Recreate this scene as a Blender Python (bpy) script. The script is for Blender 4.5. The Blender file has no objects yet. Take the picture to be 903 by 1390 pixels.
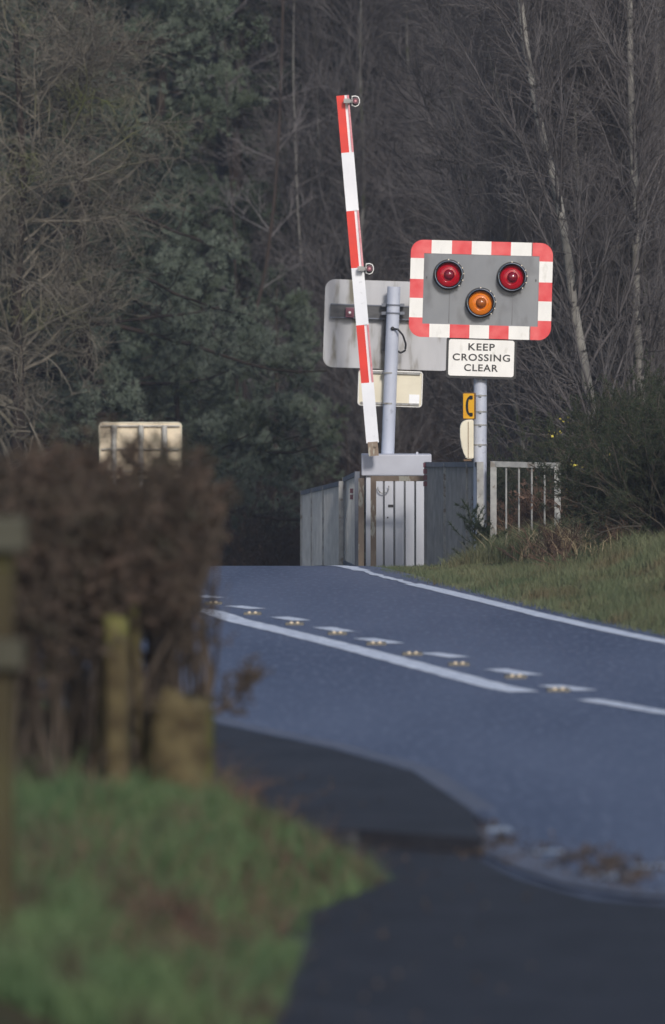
import bpy, bmesh, math, random
import numpy as np
from mathutils import Vector, Matrix
random.seed(7)
S = bpy.context.scene
COL = S.collection
R = math.radians

# ---------------------------------------------------------------- camera
F = 7525.0          # focal length in photograph pixels
H = 2.0             # camera height over the road
HY = 463.0          # picture row of the eye level
cam_d = bpy.data.cameras.new('camera'); cam = bpy.data.objects.new('camera', cam_d); COL.objects.link(cam)
cam_d.sensor_fit = 'HORIZONTAL'; cam_d.sensor_width = 24; cam_d.lens = 200
cam_d.clip_start = 0.5; cam_d.clip_end = 2000
cam_d.shift_y = -(695 - HY) / 903
cam.location = (0, 0, H); cam.rotation_euler = (R(90), 0, 0)
cam_d.dof.use_dof = True; cam_d.dof.focus_distance = 51.5; cam_d.dof.aperture_fstop = 2.8
S.camera = cam
# ---------------------------------------------------------------- sky and sun
W = bpy.data.worlds.new('World'); S.world = W; W.use_nodes = True
nt = W.node_tree
sky = nt.nodes.new('ShaderNodeTexSky'); sky.sky_type = 'NISHITA'; sky.sun_disc = False
SUN_EL, SUN_AZ = 30.0, 166.0       # azimuth clockwise from +Y: behind the camera, to the right
sky.sun_elevation = R(SUN_EL); sky.sun_rotation = R(SUN_AZ)
sky.air_density = 1.0; sky.dust_density = 1.5; sky.ozone_density = 1.2
bg = nt.nodes['Background']; bg.inputs['Strength'].default_value = 0.085
nt.links.new(sky.outputs[0], bg.inputs[0])
sl = bpy.data.lights.new('sun', 'SUN'); so = bpy.data.objects.new('sun', sl); COL.objects.link(so)
sl.energy = 2.0; sl.angle = R(10); sl.color = (1.0, 0.95, 0.88)
sd = Vector((math.sin(R(SUN_AZ)) * math.cos(R(SUN_EL)), math.cos(R(SUN_AZ)) * math.cos(R(SUN_EL)), math.sin(R(SUN_EL))))
so.rotation_euler = sd.to_track_quat('Z', 'Y').to_euler()
S.view_settings.view_transform = 'Standard'; S.view_settings.look = 'None'
S.view_settings.gamma = 1; S.view_settings.exposure = 0.55
S.view_settings.use_curve_mapping = False
S.cycles.max_bounces = 6; S.cycles.volume_bounces = 0

# ---------------------------------------------------------------- materials
def mat(name, c1, c2=None, rough=0.7, scale=8.0, detail=6.0, bump=0.0, bscale=None, metal=0.0, spec=0.5,
        lo=0.35, hi=0.65, stretch=(1, 1, 1), spots=None, sscale=3.0, slo=0.55, shi=0.65, coord='Object', trans=0.0, rnd=0.0):
    m = bpy.data.materials.new(name); m.use_nodes = True; t = m.node_tree; N = t.nodes; L = t.links
    b = N['Principled BSDF']
    b.inputs['Roughness'].default_value = rough; b.inputs['Metallic'].default_value = metal
    b.inputs['Specular IOR Level'].default_value = spec
    tc = N.new('ShaderNodeTexCoord'); mp = N.new('ShaderNodeMapping'); mp.inputs['Scale'].default_value = stretch
    L.new(tc.outputs[coord], mp.inputs[0])
    out = None
    c1 = (*c1, 1); c2 = (*c2, 1) if c2 else c1
    nz = N.new('ShaderNodeTexNoise'); nz.inputs['Scale'].default_value = scale; nz.inputs['Detail'].default_value = detail
    L.new(mp.outputs[0], nz.inputs['Vector'])
    mr = N.new('ShaderNodeMapRange'); mr.inputs[1].default_value = lo; mr.inputs[2].default_value = hi
    L.new(nz.outputs['Fac'], mr.inputs[0])
    mx = N.new('ShaderNodeMix'); mx.data_type = 'RGBA'; mx.inputs['A'].default_value = c1; mx.inputs['B'].default_value = c2
    L.new(mr.outputs[0], mx.inputs['Factor']); out = mx.outputs['Result']
    if spots:
        n2 = N.new('ShaderNodeTexNoise'); n2.inputs['Scale'].default_value = sscale; n2.inputs['Detail'].default_value = 5
        L.new(mp.outputs[0], n2.inputs['Vector'])
        m2 = N.new('ShaderNodeMapRange'); m2.inputs[1].default_value = slo; m2.inputs[2].default_value = shi
        L.new(n2.outputs['Fac'], m2.inputs[0])
        mx2 = N.new('ShaderNodeMix'); mx2.data_type = 'RGBA'; mx2.inputs['B'].default_value = (*spots, 1)
        L.new(out, mx2.inputs['A']); L.new(m2.outputs[0], mx2.inputs['Factor']); out = mx2.outputs['Result']
    if rnd:
        oi = N.new('ShaderNodeObjectInfo'); m3 = N.new('ShaderNodeMapRange')
        m3.inputs[3].default_value = 1 - rnd; m3.inputs[4].default_value = 1 + rnd
        L.new(oi.outputs['Random'], m3.inputs[0])
        hs = N.new('ShaderNodeHueSaturation'); L.new(m3.outputs[0], hs.inputs['Value']); L.new(out, hs.inputs['Color']); out = hs.outputs[0]
    L.new(out, b.inputs['Base Color'])
    if bump:
        nb = N.new('ShaderNodeTexNoise'); nb.inputs['Scale'].default_value = bscale or scale * 3; nb.inputs['Detail'].default_value = 4
        L.new(mp.outputs[0], nb.inputs['Vector'])
        bp = N.new('ShaderNodeBump'); bp.inputs['Strength'].default_value = bump; bp.inputs['Distance'].default_value = 0.01
        L.new(nb.outputs['Fac'], bp.inputs['Height']); L.new(bp.outputs[0], b.inputs['Normal'])
    return m

M = {}
M['asphalt'] = mat('asphalt', (.048, .063, .112), (.080, .099, .158), rough=.62, scale=.9, bump=.5, bscale=60, stretch=(1, .18, 1), spots=(.125, .148, .215), sscale=24, slo=.50, shi=.76, spec=.35)  # blue of the sky's grazing reflection is put into the base colour
M['dark_asphalt'] = mat('dark_asphalt', (.012, .0135, .021), (.021, .023, .033), rough=.8, scale=3, bump=.5, bscale=70, spots=(.036, .038, .05), sscale=18, slo=.6, shi=.7, spec=.3)
M['paint'] = mat('road_paint', (.62, .66, .74), (.42, .46, .55), rough=.7, scale=9, spots=(.2, .23, .32), sscale=24, slo=.58, shi=.72)
M['kerb'] = mat('kerb_stone', (.06, .075, .115), (.09, .10, .14), rough=.8, scale=6, bump=.3)
M['soil'] = mat('soil', (.035, .04, .018), (.05, .04, .025), rough=.95, scale=2, spots=(.03, .022, .015), sscale=.7, spec=.1)
M['grass'] = mat('grass', (.060, .088, .045), (.135, .145, .080), rough=.7, scale=1.3, spots=(.12, .095, .055), sscale=2.1, slo=.52, shi=.68, spec=.2)
M['near_grass'] = mat('near_grass', (.060, .108, .050), (.105, .155, .070), rough=.7, scale=3, spots=(.07, .05, .04), sscale=2.6, slo=.53, shi=.66, spec=.2)
M['dead_grass'] = mat('dead_grass', (.44, .36, .23), (.27, .20, .12), rough=.8, scale=4, spec=.2)
M['bracken'] = mat('bracken', (.15, .095, .07), (.08, .055, .045), rough=.9, scale=3, spec=.1)
M['under'] = mat('undergrowth', (.022, .017, .013), (.035, .022, .018), rough=.95, scale=1.5, spec=.1)
M['birch'] = mat('birch_bark', (.27, .26, .24), (.18, .17, .16), rough=.8, scale=3, spots=(.03, .028, .027), sscale=6, slo=.60, shi=.66, stretch=(1, 1, 2.5), rnd=.2, spec=.2)
M['darkbark'] = mat('grey_bark', (.10, .095, .09), (.15, .145, .14), rough=.9, scale=4, spots=(.06, .07, .04), sscale=3, rnd=.3, spec=.1)
M['twig'] = mat('birch_twigs', (.150, .140, .143), (.095, .085, .088), rough=.85, scale=1.2, rnd=.3, spec=.15)
M['lichen'] = mat('lichen_twigs', (.19, .17, .14), (.11, .10, .082), rough=.9, scale=1.5, spots=(.11, .12, .045), sscale=.9, slo=.55, shi=.68, spec=.1)
M['pine_bark'] = mat('pine_bark', (.045, .032, .027), (.032, .026, .023), rough=.9, scale=6, stretch=(1, 1, .4), rnd=.2, spec=.1)
M['needles'] = mat('pine_needles', (.088, .115, .084), (.165, .195, .160), rough=.6, scale=2.2, spots=(.045, .062, .028), sscale=.9, slo=.5, shi=.7, rnd=.15, spec=.3)
M['needles2'] = mat('dark_needles', (.060, .082, .056), (.105, .132, .095), rough=.65, scale=1.8, rnd=.2, spec=.25)
M['hedge_twig'] = mat('hedge_twigs', (.10, .078, .062), (.062, .05, .042), rough=.9, scale=4, spec=.1)
M['hedge_leaf'] = mat('withered_leaves', (.088, .061, .050), (.046, .040, .030), rough=.85, scale=5, spots=(.025, .04, .03), sscale=2.5, slo=.6, shi=.7, spec=.1)
M['mossy'] = mat('mossy_wood', (.06, .055, .03), (.04, .03, .02), rough=.9, scale=5, spots=(.055, .065, .02), sscale=3, slo=.5, shi=.6, stretch=(1, 1, .5), spec=.1)
M['gorse'] = mat('gorse_spines', (.020, .030, .016), (.036, .048, .024), rough=.7, scale=3, spec=.2)
M['gorse_stem'] = mat('gorse_stems', (.07, .055, .04), (.04, .035, .03), rough=.9)
M['yellow'] = mat('gorse_flower', (.50, .42, .06), rough=.6)
M['leaf'] = mat('fallen_leaf', (.075, .055, .045), (.03, .028, .03), rough=.8, scale=9, spec=.2)
M['postpaint'] = mat('grey_post_paint', (.46, .49, .58), (.41, .44, .53), rough=.45, scale=5, spots=(.28, .30, .37), sscale=14, slo=.62, shi=.75)
M['white_enamel'] = mat('white_enamel', (.80, .79, .77), (.73, .72, .70), rough=.35, scale=6, spots=(.52, .51, .47), sscale=9, slo=.60, shi=.85, stretch=(1.6, 1.6, .8))
M['red'] = mat('red_retroreflective', (.64, .05, .06), (.74, .15, .15), rough=.35, scale=7, lo=.4, hi=.75)
M['armred'] = mat('boom_red', (.72, .035, .02), (.62, .03, .02), rough=.4, scale=6)
M['armpink'] = mat('boom_faded_red', (.55, .17, .20), (.62, .3, .33), rough=.5, scale=20)
M['armwhite'] = mat('boom_white', (.78, .79, .83), (.70, .71, .76), rough=.4, scale=4, spots=(.55, .56, .6), sscale=20, slo=.66, shi=.8)
M['board'] = mat('grey_board', (.17, .18, .20), (.22, .23, .245), rough=.4, scale=3, stretch=(1, 1, .5), spots=(.10, .10, .11), sscale=5, slo=.52, shi=.75)
M['streak'] = mat('board_streak', (.11, .115, .125), (.16, .165, .18), rough=.5, scale=4)
M['boardback'] = mat('weathered_aluminium', (.46, .46, .48), (.38, .38, .40), rough=.5, scale=3, stretch=(2.2, 2.2, .55), spots=(.15, .135, .10), sscale=3.2, slo=.53, shi=.68)
M['darksteel'] = mat('dark_steel', (.04, .041, .046), (.075, .075, .08), rough=.5, scale=8, stretch=(1, 1, 3))
M['cream'] = mat('cream_sheet', (.70, .65, .52), (.62, .57, .45), rough=.5, scale=4)
M['creamwarm'] = mat('buff_sheet', (.78, .68, .52), (.68, .57, .42), rough=.5, scale=3)
M['white_plastic'] = mat('white_sticker', (.80, .81, .84), rough=.4)
M['steel'] = mat('galvanised_steel', (.33, .33, .32), (.22, .22, .22), rough=.55, scale=14, metal=.15, spots=(.16, .14, .12), sscale=18, slo=.56, shi=.66)
M['bluesteel'] = mat('blue_grey_steel', (.15, .165, .20), (.11, .12, .15), rough=.55, scale=9)
M['barsteel'] = mat('dull_bar_steel', (.25, .25, .25), (.17, .17, .175), rough=.6, scale=6)
M['sidebar'] = mat('grey_bar_steel', (.52, .51, .48), (.40, .39, .37), rough=.6, scale=6)
M['darkbrown'] = mat('dark_brown_tangle', (.05, .034, .028), (.028, .02, .018), rough=.95, scale=2, spec=.1)
M['pale_moss'] = mat('pale_mossy_wood', (.115, .095, .050), (.045, .034, .020), rough=.9, scale=9, spots=(.12, .13, .035), sscale=3, slo=.52, shi=.62, spec=.1)
M['mossrail'] = mat('grey_mossy_rail', (.075, .075, .06), (.055, .052, .038), rough=.9, scale=6, stretch=(.3, 1, 1), spec=.1)
M['rusty'] = mat('rusty_galvanised', (.26, .20, .15), (.18, .13, .095), rough=.7, scale=10, stretch=(1, 1, .3), spots=(.38, .36, .30), sscale=22, slo=.56, shi=.62)
M['cabinet'] = mat('pale_grey_cabinet', (.56, .575, .63), (.50, .51, .56), rough=.45, scale=4, stretch=(1, 1, .5), spots=(.40, .41, .45), sscale=5, slo=.6, shi=.8)
M['cabtop'] = mat('cabinet_lid_paint', (.44, .455, .52), (.40, .41, .47), rough=.45, scale=5)
M['black'] = mat('black_rubber', (.018, .018, .02), rough=.5)
M['chrome'] = mat('chrome', (.6, .6, .62), rough=.25, metal=1)
M['tel_yellow'] = mat('telephone_yellow', (.85, .46, .02), (.78, .38, .02), rough=.4)
M['tel_back'] = mat('brown_edge', (.16, .09, .04), rough=.6)
M['maroon'] = mat('reflector_maroon', (.17, .04, .075), (.12, .04, .06), rough=.3)
M['whiterim'] = mat('white_rim', (.75, .75, .75), rough=.4)
M['cateye'] = mat('cats_eye_glass', (.66, .54, .38), rough=.2)
M['studrubber'] = mat('stud_rubber', (.13, .12, .10), rough=.8)

def glassy(name, col, rough=.12, emit=0.0):
    m = bpy.data.materials.new(name); m.use_nodes = True; t = m.node_tree; N = t.nodes; L = t.links
    b = N['Principled BSDF']; b.inputs['Roughness'].default_value = rough
    tc = N.new('ShaderNodeTexCoord'); w = N.new('ShaderNodeTexWave'); w.wave_type = 'RINGS'; w.rings_direction = 'Y'
    w.inputs['Scale'].default_value = 22
    L.new(tc.outputs['Object'], w.inputs['Vector'])
    mr = N.new('ShaderNodeMapRange'); mr.inputs[3].default_value = .72; mr.inputs[4].default_value = 1.0
    L.new(w.outputs['Fac'], mr.inputs[0])
    hs = N.new('ShaderNodeHueSaturation'); hs.inputs['Color'].default_value = (*col, 1); L.new(mr.outputs[0], hs.inputs['Value'])
    L.new(hs.outputs[0], b.inputs['Base Color'])
    b.inputs['Coat Weight'].default_value = .6; b.inputs['Coat Roughness'].default_value = .05
    if emit:
        L.new(hs.outputs[0], b.inputs['Emission Color']); b.inputs['Emission Strength'].default_value = emit
    return m
M['redlens'] = glassy('red_lens', (.42, .003, .014), emit=.05)
M['redbulb'] = glassy('red_lens_centre', (.20, .006, .02), rough=.06)
M['amberlens'] = glassy('amber_lens', (.72, .19, .006), emit=.05)
M['amberbulb'] = glassy('amber_lens_centre', (.34, .09, .01), rough=.06)
def watermat():
    m = bpy.data.materials.new('puddle_water'); m.use_nodes = True
    b = m.node_tree.nodes['Principled BSDF']; b.inputs['Base Color'].default_value = (.30, .36, .46, 1)  # light bluish base colour paints in the sky mirrored by the water
    b.inputs['Roughness'].default_value = .3; return m
M['water'] = watermat()

# ---------------------------------------------------------------- mesh tools
def P(px, py, D):
    return Vector(((px - 451.5) / F * D, D, H - (py - HY) / F * D))
def G(px, py, z=0.0):                       # point on the level z seen at this pixel
    D = (H - z) * F / (py - HY); return Vector(((px - 451.5) / F * D, D, z))

def link(name, me, mats, parent=None, loc=None):
    me.name = name
    o = bpy.data.objects.new(name, me); COL.objects.link(o)
    for m in (mats if isinstance(mats, (list, tuple)) else [mats]): me.materials.append(m)
    if parent: o.parent = parent
    if loc is not None: o.location = loc
    return o
def tag(o, label=None, cat=None, group=None, kind=None):
    if label: o['label'] = label
    if cat: o['category'] = cat
    if group: o['group'] = group
    if kind: o['kind'] = kind
    return o
def empty(name, loc, label, cat, group=None, rot=(0, 0, 0)):
    o = bpy.data.objects.new(name, None); COL.objects.link(o); o.location = loc; o.rotation_euler = rot
    o.empty_display_size = .2
    return tag(o, label, cat, group)

def np_mesh(name, V, Fc):
    """V (n,3); Fc list of (m,k) int arrays"""
    V = np.asarray(V, dtype=np.float32)
    me = bpy.data.meshes.new(name)
    me.vertices.add(len(V)); me.vertices.foreach_set('co', V.ravel())
    nl = sum(f.size for f in Fc); npoly = sum(len(f) for f in Fc)
    idx = np.concatenate([f.ravel() for f in Fc]).astype(np.int32)
    tot = np.concatenate([np.full(len(f), f.shape[1], dtype=np.int32) for f in Fc])
    st = np.concatenate([[0], np.cumsum(tot)[:-1]]).astype(np.int32)
    me.loops.add(nl); me.loops.foreach_set('vertex_index', idx)
    me.polygons.add(npoly); me.polygons.foreach_set('loop_start', st); me.polygons.foreach_set('loop_total', tot)
    me.update(calc_edges=True); me.validate()
    return me
class Acc:
    def __init__(s): s.V = []; s.F = {}; s.n = 0
    def add(s, V, Fc):
        V = np.asarray(V, dtype=np.float64).reshape(-1, 3)
        for f in Fc: s.F.setdefault(f.shape[1], []).append(f + s.n)
        s.V.append(V); s.n += len(V)
    def mesh(s, name): return np_mesh(name, np.concatenate(s.V), [np.concatenate(v) for v in s.F.values()])
def unit(v): return v / (np.linalg.norm(v, axis=-1, keepdims=True) + 1e-9)

def tubes(acc, Pts, Rad, k=3):
    """Pts (B,N,3), Rad (B,N)"""
    B, N, _ = Pts.shape
    T = np.gradient(Pts, axis=1); T = unit(T)
    ref = np.where(np.abs(T[..., 2:3]) > .9, np.array([1., 0, 0]), np.array([0, 0, 1.]))
    U = unit(np.cross(T, ref)); Vv = np.cross(T, U)
    a = np.arange(k) * 2 * np.pi / k
    ring = Pts[:, :, None, :] + Rad[:, :, None, None] * (np.cos(a)[None, None, :, None] * U[:, :, None, :] + np.sin(a)[None, None, :, None] * Vv[:, :, None, :])
    i = np.arange(B * N * k).reshape(B, N, k)
    j = np.roll(i, -1, axis=2)
    q = np.stack([i[:, :-1], j[:, :-1], j[:, 1:], i[:, 1:]], axis=-1).reshape(-1, 4)
    acc.add(ring.reshape(-1, 3), [q])

def resample(pts, n):
    pts = np.array(pts, float); d = np.r_[0, np.cumsum(np.linalg.norm(np.diff(pts, axis=0), axis=1))]
    t = np.linspace(0, d[-1], n); return np.stack([np.interp(t, d, pts[:, i]) for i in range(3)], 1)

def grow(rng, Pp, Rp, n, t0, t1, L, ang, up=0.0, wob=.25, N=6, rk=.55, tipk=.35, rmin=.0025, taper=.5, lvar=.35, bias=None, curl=0.0):
    B, NP, _ = Pp.shape
    C = B * n; par = np.repeat(np.arange(B), n)
    t = rng.uniform(t0, t1, C); f = t * (NP - 1); i0 = np.clip(f.astype(int), 0, NP - 2); w = (f - i0)[:, None]
    base = Pp[par, i0] * (1 - w) + Pp[par, i0 + 1] * w
    rad = Rp[par, i0] * (1 - w[:, 0]) + Rp[par, i0 + 1] * w[:, 0]
    tan = unit(Pp[par, i0 + 1] - Pp[par, i0])
    rv = rng.normal(size=(C, 3)); perp = unit(rv - (rv * tan).sum(1, keepdims=True) * tan)
    if bias is not None: perp = unit(perp + np.array(bias))
    a = R(1) * np.clip(rng.normal(ang, 12, C), 12, 110)[:, None]
    d = np.cos(a) * tan + np.sin(a) * perp
    Lc = L * (1 - taper * (t - t0) / (t1 - t0 + 1e-6)) * rng.uniform(1 - lvar, 1 + lvar, C)
    out = np.zeros((C, N, 3)); out[:, 0] = base; step = (Lc / (N - 1))[:, None]
    cv = unit(rng.normal(size=(C, 3))) * curl
    for k in range(1, N):
        d = unit(d + cv + wob * rng.normal(size=(C, 3)) + np.array([0, 0, up]))
        out[:, k] = out[:, k - 1] + d * step
    r0 = np.maximum(rad * rk, rmin); s = np.linspace(1, tipk, N)
    rr = np.maximum(r0[:, None] * s[None], rmin * .7)
    return out, rr

def needles(acc, rng, pos, dirs, m, L, w, spread=.8):
    """tufts of m thin triangles at each pos, pointing round dirs"""
    n = len(pos); p = np.repeat(pos, m, 0); d = np.repeat(dirs, m, 0)
    d = unit(d + spread * rng.normal(size=(n * m, 3)))
    s = unit(np.cross(d, rng.normal(size=(n * m, 3)))) * w * .5
    l = (L * rng.uniform(.6, 1.2, n * m))[:, None]
    V = np.stack([p - s, p + s, p + d * l], 1).reshape(-1, 3)
    acc.add(V, [np.arange(n * m * 3).reshape(-1, 3)])
def leaves(acc, rng, pos, size, w=.6):
    n = len(pos); d = unit(rng.normal(size=(n, 3))); s = unit(np.cross(d, rng.normal(size=(n, 3))))
    l = (size * rng.uniform(.5, 1.3, n))[:, None]
    V = np.stack([pos, pos + d * l * .5 + s * l * w * .5, pos + d * l, pos + d * l * .5 - s * l * w * .5], 1).reshape(-1, 3)
    acc.add(V, [np.arange(n * 4).reshape(-1, 4)])
def along(rng, Pp, per, t0=.3):
    B, N, _ = Pp.shape; par = np.repeat(np.arange(B), per); f = rng.uniform(t0, 1, B * per) * (N - 1)
    i0 = np.clip(f.astype(int), 0, N - 2); w = (f - i0)[:, None]
    return Pp[par, i0] * (1 - w) + Pp[par, i0 + 1] * w, unit(Pp[par, i0 + 1] - Pp[par, i0])

# simple hard-surface builder
class MB:
    def __init__(s): s.bm = bmesh.new(); s.mi = 0
    def _fin(s, geom, mi):
        for f in {f for v in geom if isinstance(v, bmesh.types.BMVert) for f in v.link_faces}: f.material_index = mi
    def box(s, c, size, rot=None, mi=0, bev=0):
        Mx = Matrix.Translation(c)
        if rot is not None: Mx = Mx @ rot
        Mx = Mx @ Matrix.Diagonal((*size, 1))
        g = bmesh.ops.create_cube(s.bm, size=1, matrix=Mx)['verts']
        if bev:
            es = list({e for v in g for e in v.link_edges})
            r = bmesh.ops.bevel(s.bm, geom=es, offset=bev, segments=2, affect='EDGES', profile=.7)
            fs = r['faces']
            for f in {f for v in r['verts'] for f in v.link_faces}: f.material_index = mi
        else: s._fin(g, mi)
        return s
    def cyl(s, a, b, r, r2=None, k=20, mi=0, cap=True):
        a = Vector(a); b = Vector(b); d = b - a
        Mx = Matrix.Translation((a + b) / 2) @ d.to_track_quat('Z', 'Y').to_matrix().to_4x4()
        g = bmesh.ops.create_cone(s.bm, cap_ends=cap, segments=k, radius1=r, radius2=r if r2 is None else r2, depth=d.length, matrix=Mx)['verts']
        s._fin(g, mi); return s
    def sph(s, c, r, sc=(1, 1, 1), mi=0):
        g = bmesh.ops.create_uvsphere(s.bm, u_segments=20, v_segments=12, radius=r, matrix=Matrix.Translation(c) @ Matrix.Diagonal((*sc, 1)))['verts']
        s._fin(g, mi); return s
    def prism(s, poly, y0, y1, mi=0):
        """polygon in xz (list of (x,z), counter-clockwise seen from -y), extruded y0 -> y1"""
        a = [s.bm.verts.new((x, y0, z)) for x, z in poly]; b = [s.bm.verts.new((x, y1, z)) for x, z in poly]
        fs = [s.bm.faces.new(a), s.bm.faces.new(b[::-1])]
        n = len(a)
        for i in range(n): fs.append(s.bm.faces.new((a[(i + 1) % n], a[i], b[i], b[(i + 1) % n])))
        for f in fs: f.material_index = mi
        return s
    def tube(s, pts, r, k=8, mi=0):
        acc = Acc(); p = np.array([tuple(q) for q in pts], float)[None]; tubes(acc, p, np.full((1, p.shape[1]), r), k)
        V = np.concatenate(acc.V); vs = [s.bm.verts.new(v) for v in V]
        for q in acc.F[4][0]: s.bm.faces.new([vs[i] for i in q]).material_index = mi
        return s
    def build(s, name, mats, parent=None, loc=None, smooth=False, rot=None):
        bmesh.ops.recalc_face_normals(s.bm, faces=s.bm.faces)
        me = bpy.data.meshes.new(name); s.bm.to_mesh(me); s.bm.free()
        if smooth:
            me.polygons.foreach_set('use_smooth', [True] * len(me.polygons))
            try: me.set_sharp_from_angle(angle=R(35))
            except Exception: pass
        o = link(name, me, mats, parent, loc)
        if rot is not None: o.rotation_euler = rot
        return o
def rrect(w, h, r, cx=0, cz=0, k=6):
    out = []
    for sx, sz, a0 in ((1, -1, -90), (1, 1, 0), (-1, 1, 90), (-1, -1, 180)):
        for i in range(k + 1):
            a = R(a0 + 90 * i / k); out.append((cx + sx * (w / 2 - r) + r * math.cos(a), cz + sz * (h / 2 - r) + r * math.sin(a)))
    return out

# ---------------------------------------------------------------- ground
RY = np.array([8, 16, 37, 38.4, 40.3, 43.4, 45.9, 48.1, 49.7, 50.84, 53, 56, 60, 65, 70, 80, 90, 110, 160])
RX = np.array([8.7, 6.8, 2.22, 1.93, 1.575, 1.09, .66, .31, .06, -.193, -.45, -.55, .4, 2.4, 5.0, 10.5, 18, 34, 90])
def xR(y): return np.interp(y, RY, RX)
def xK(y): return xR(y) - 4.7
def zr(y):
    y = np.asarray(y, float); u = np.clip(y - 48.6, 0, None); k = .014; u0 = .09 / (2 * k)
    z = np.where(u < u0, -k * u * u, -k * u0 * u0 - .09 * (u - u0))
    return np.maximum(z, -2.0)
def sm(a, b, x):
    t = np.clip((x - a) / (b - a), 0, 1); return t * t * (3 - 2 * t)
LY = np.array([0, 14, 18, 19.3, 20.5, 22.5, 25.5, 28]); LX = np.array([-.5, -.3, -.17, -.13, .17, -.17, -.65, -1.9])
def xL(y): return np.where(y < 28, np.interp(y, LY, LX), xK(y) - 1.3)
def hash2(x, y): return np.sin(x * 1.7 + np.sin(y * .9) * 2) * np.sin(y * 1.3 + np.sin(x * 1.1) * 2)
def gz(x, y):
    x = np.asarray(x, float); y = np.asarray(y, float)
    dR = x - (xR(y) + .12); dL = xL(y) - x
    z = zr(y) - .03
    fy = sm(44, 50, y)
    z = z + sm(0, .35, dR) * .06 * (1 - .9 * fy) + sm(0.1, 2.4, dR - .45 * fy) * .34 + sm(2, 12, dR) * .5 * (y < 90)
    z = z + sm(0, .3, dL) * .12 + sm(0, .9, dL) * .24
    z = z + .035 * hash2(x * 2.2, y * .9) * (sm(.3, 1, dR) + sm(.3, 1, dL))
    z = z + np.clip(y - 98, 0, 60) * .42 * sm(98, 112, y) + 0 * x
    return z

def grid(name, xs, ys, zf, m):
    X, Y = np.meshgrid(xs, ys); Z = zf(X, Y); V = np.stack([X, Y, Z], -1).reshape(-1, 3)
    nx, ny = len(xs), len(ys); i = np.arange(nx * ny).reshape(ny, nx)
    q = np.stack([i[:-1, :-1], i[:-1, 1:], i[1:, 1:], i[1:, :-1]], -1).reshape(-1, 4)
    me = np_mesh(name, V, [q]); me.polygons.foreach_set('use_smooth', [True] * len(me.polygons)); return link(name, me, m)
xs = np.unique(np.r_[np.linspace(-150, -8, 20), np.linspace(-8, 10, 150), np.linspace(10, 150, 20)])
ys = np.unique(np.r_[np.linspace(-40, 12, 8), np.linspace(12, 60, 200), np.linspace(60, 110, 60), np.linspace(110, 230, 20)])
tag(grid('ground', xs, ys, gz, M['soil']), kind='structure')

def strip_mesh(ya, yb, lx, rx, dz, step=.5, cols=6):
    ys = np.arange(ya, yb + 1e-6, step); t = np.linspace(0, 1, cols)
    X = lx(ys)[:, None] * (1 - t) + rx(ys)[:, None] * t; Y = np.repeat(ys[:, None], cols, 1); Z = zr(Y) + dz
    i = np.arange(X.size).reshape(X.shape); q = np.stack([i[:-1, :-1], i[:-1, 1:], i[1:, 1:], i[1:, :-1]], -1).reshape(-1, 4)
    return np_mesh('m', np.stack([X, Y, Z], -1).reshape(-1, 3), [q])
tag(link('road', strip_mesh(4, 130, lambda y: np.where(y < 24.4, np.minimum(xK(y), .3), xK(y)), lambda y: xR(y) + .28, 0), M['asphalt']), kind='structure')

def fsheet(name, pts, z0, m, thick=0):
    b = MB(); vs = [b.bm.verts.new((x, y, z0 + float(zr(y)))) for x, y in pts]; f = b.bm.faces.new(vs)
    if f.normal.z < 0: f.normal_flip()
    if thick:
        r = bmesh.ops.extrude_face_region(b.bm, geom=[f]); 
        for v in r['geom']:
            if isinstance(v, bmesh.types.BMVert): v.co.z -= thick
    return b.build(name, m)
def gp(px, py, z=0): v = G(px, py, z); return (v.x, v.y)
# raised footway along the left kerb, its back edge under the grass
foot = [gp(640, 1100, .07), gp(655, 1138, .07), gp(600, 1150, .07)]
pl = [(float(xK(y)) + .02, y) for y in np.arange(52, 28, -1.5)]
pts = pl + [(-.58, 28.0), (0, 26.3), (.36, 24.9)] + foot[:2] + [(.1, 21.9), (-1.6, 21.9), (-2.6, 27.5)] + [(float(xK(y)) - 1.6, y) for y in np.arange(28.5, 52.1, 1.5)]
tag(fsheet('footway', pts, .07, M['dark_asphalt'], .12), kind='structure')
side = [gp(560, 1122), gp(620, 1152), gp(700, 1193), gp(800, 1222), gp(903, 1230), (3, 19.4), (9, 18.6), (9, 6), (-4, 6), (-4, 22.6)]
tag(fsheet('side_road', side, .008, M['dark_asphalt']), kind='structure')
def strip(name, pts, w, m, z=.004, h=0, ragged=0.0):
    pts = resample([(p[0], p[1], 0) for p in pts], max(2, int(len(pts) * 6)))
    T = unit(np.gradient(pts, axis=0)); Nn = np.stack([-T[:, 1], T[:, 0], 0 * T[:, 0]], 1)
    rg = np.random.default_rng(int(abs(pts[0, 0] * 1000)) + 3)
    wl = w / 2 * (1 + ragged * rg.normal(size=len(pts))); wr = w / 2 * (1 + ragged * rg.normal(size=len(pts)))
    A = pts + Nn * wl[:, None]; B = pts - Nn * wr[:, None]
    for Q in (A, B): Q[:, 2] = zr(Q[:, 1]) + z
    V = np.stack([A, B], 1).reshape(-1, 3); n = len(pts); i = np.arange(n - 1) * 2
    q = [np.stack([i, i + 1, i + 3, i + 2], 1)]
    me = np_mesh(name, V, q); o = link(name, me, m); return tag(o, kind='structure')
strip('kerb', [(x + .06, y) for x, y in pl] + [(-.52, 28.0), (.06, 26.3), (.42, 24.9), (foot[0][0] + .05, foot[0][1])], .11, M['kerb'], z=.074)
strip('dropped_kerb', [gp(612, 1122), gp(660, 1148), gp(720, 1178), gp(790, 1203), gp(860, 1216), gp(903, 1221), (3, 20.0), (9, 19.2)], .18, M['kerb'], z=.014)
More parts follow.
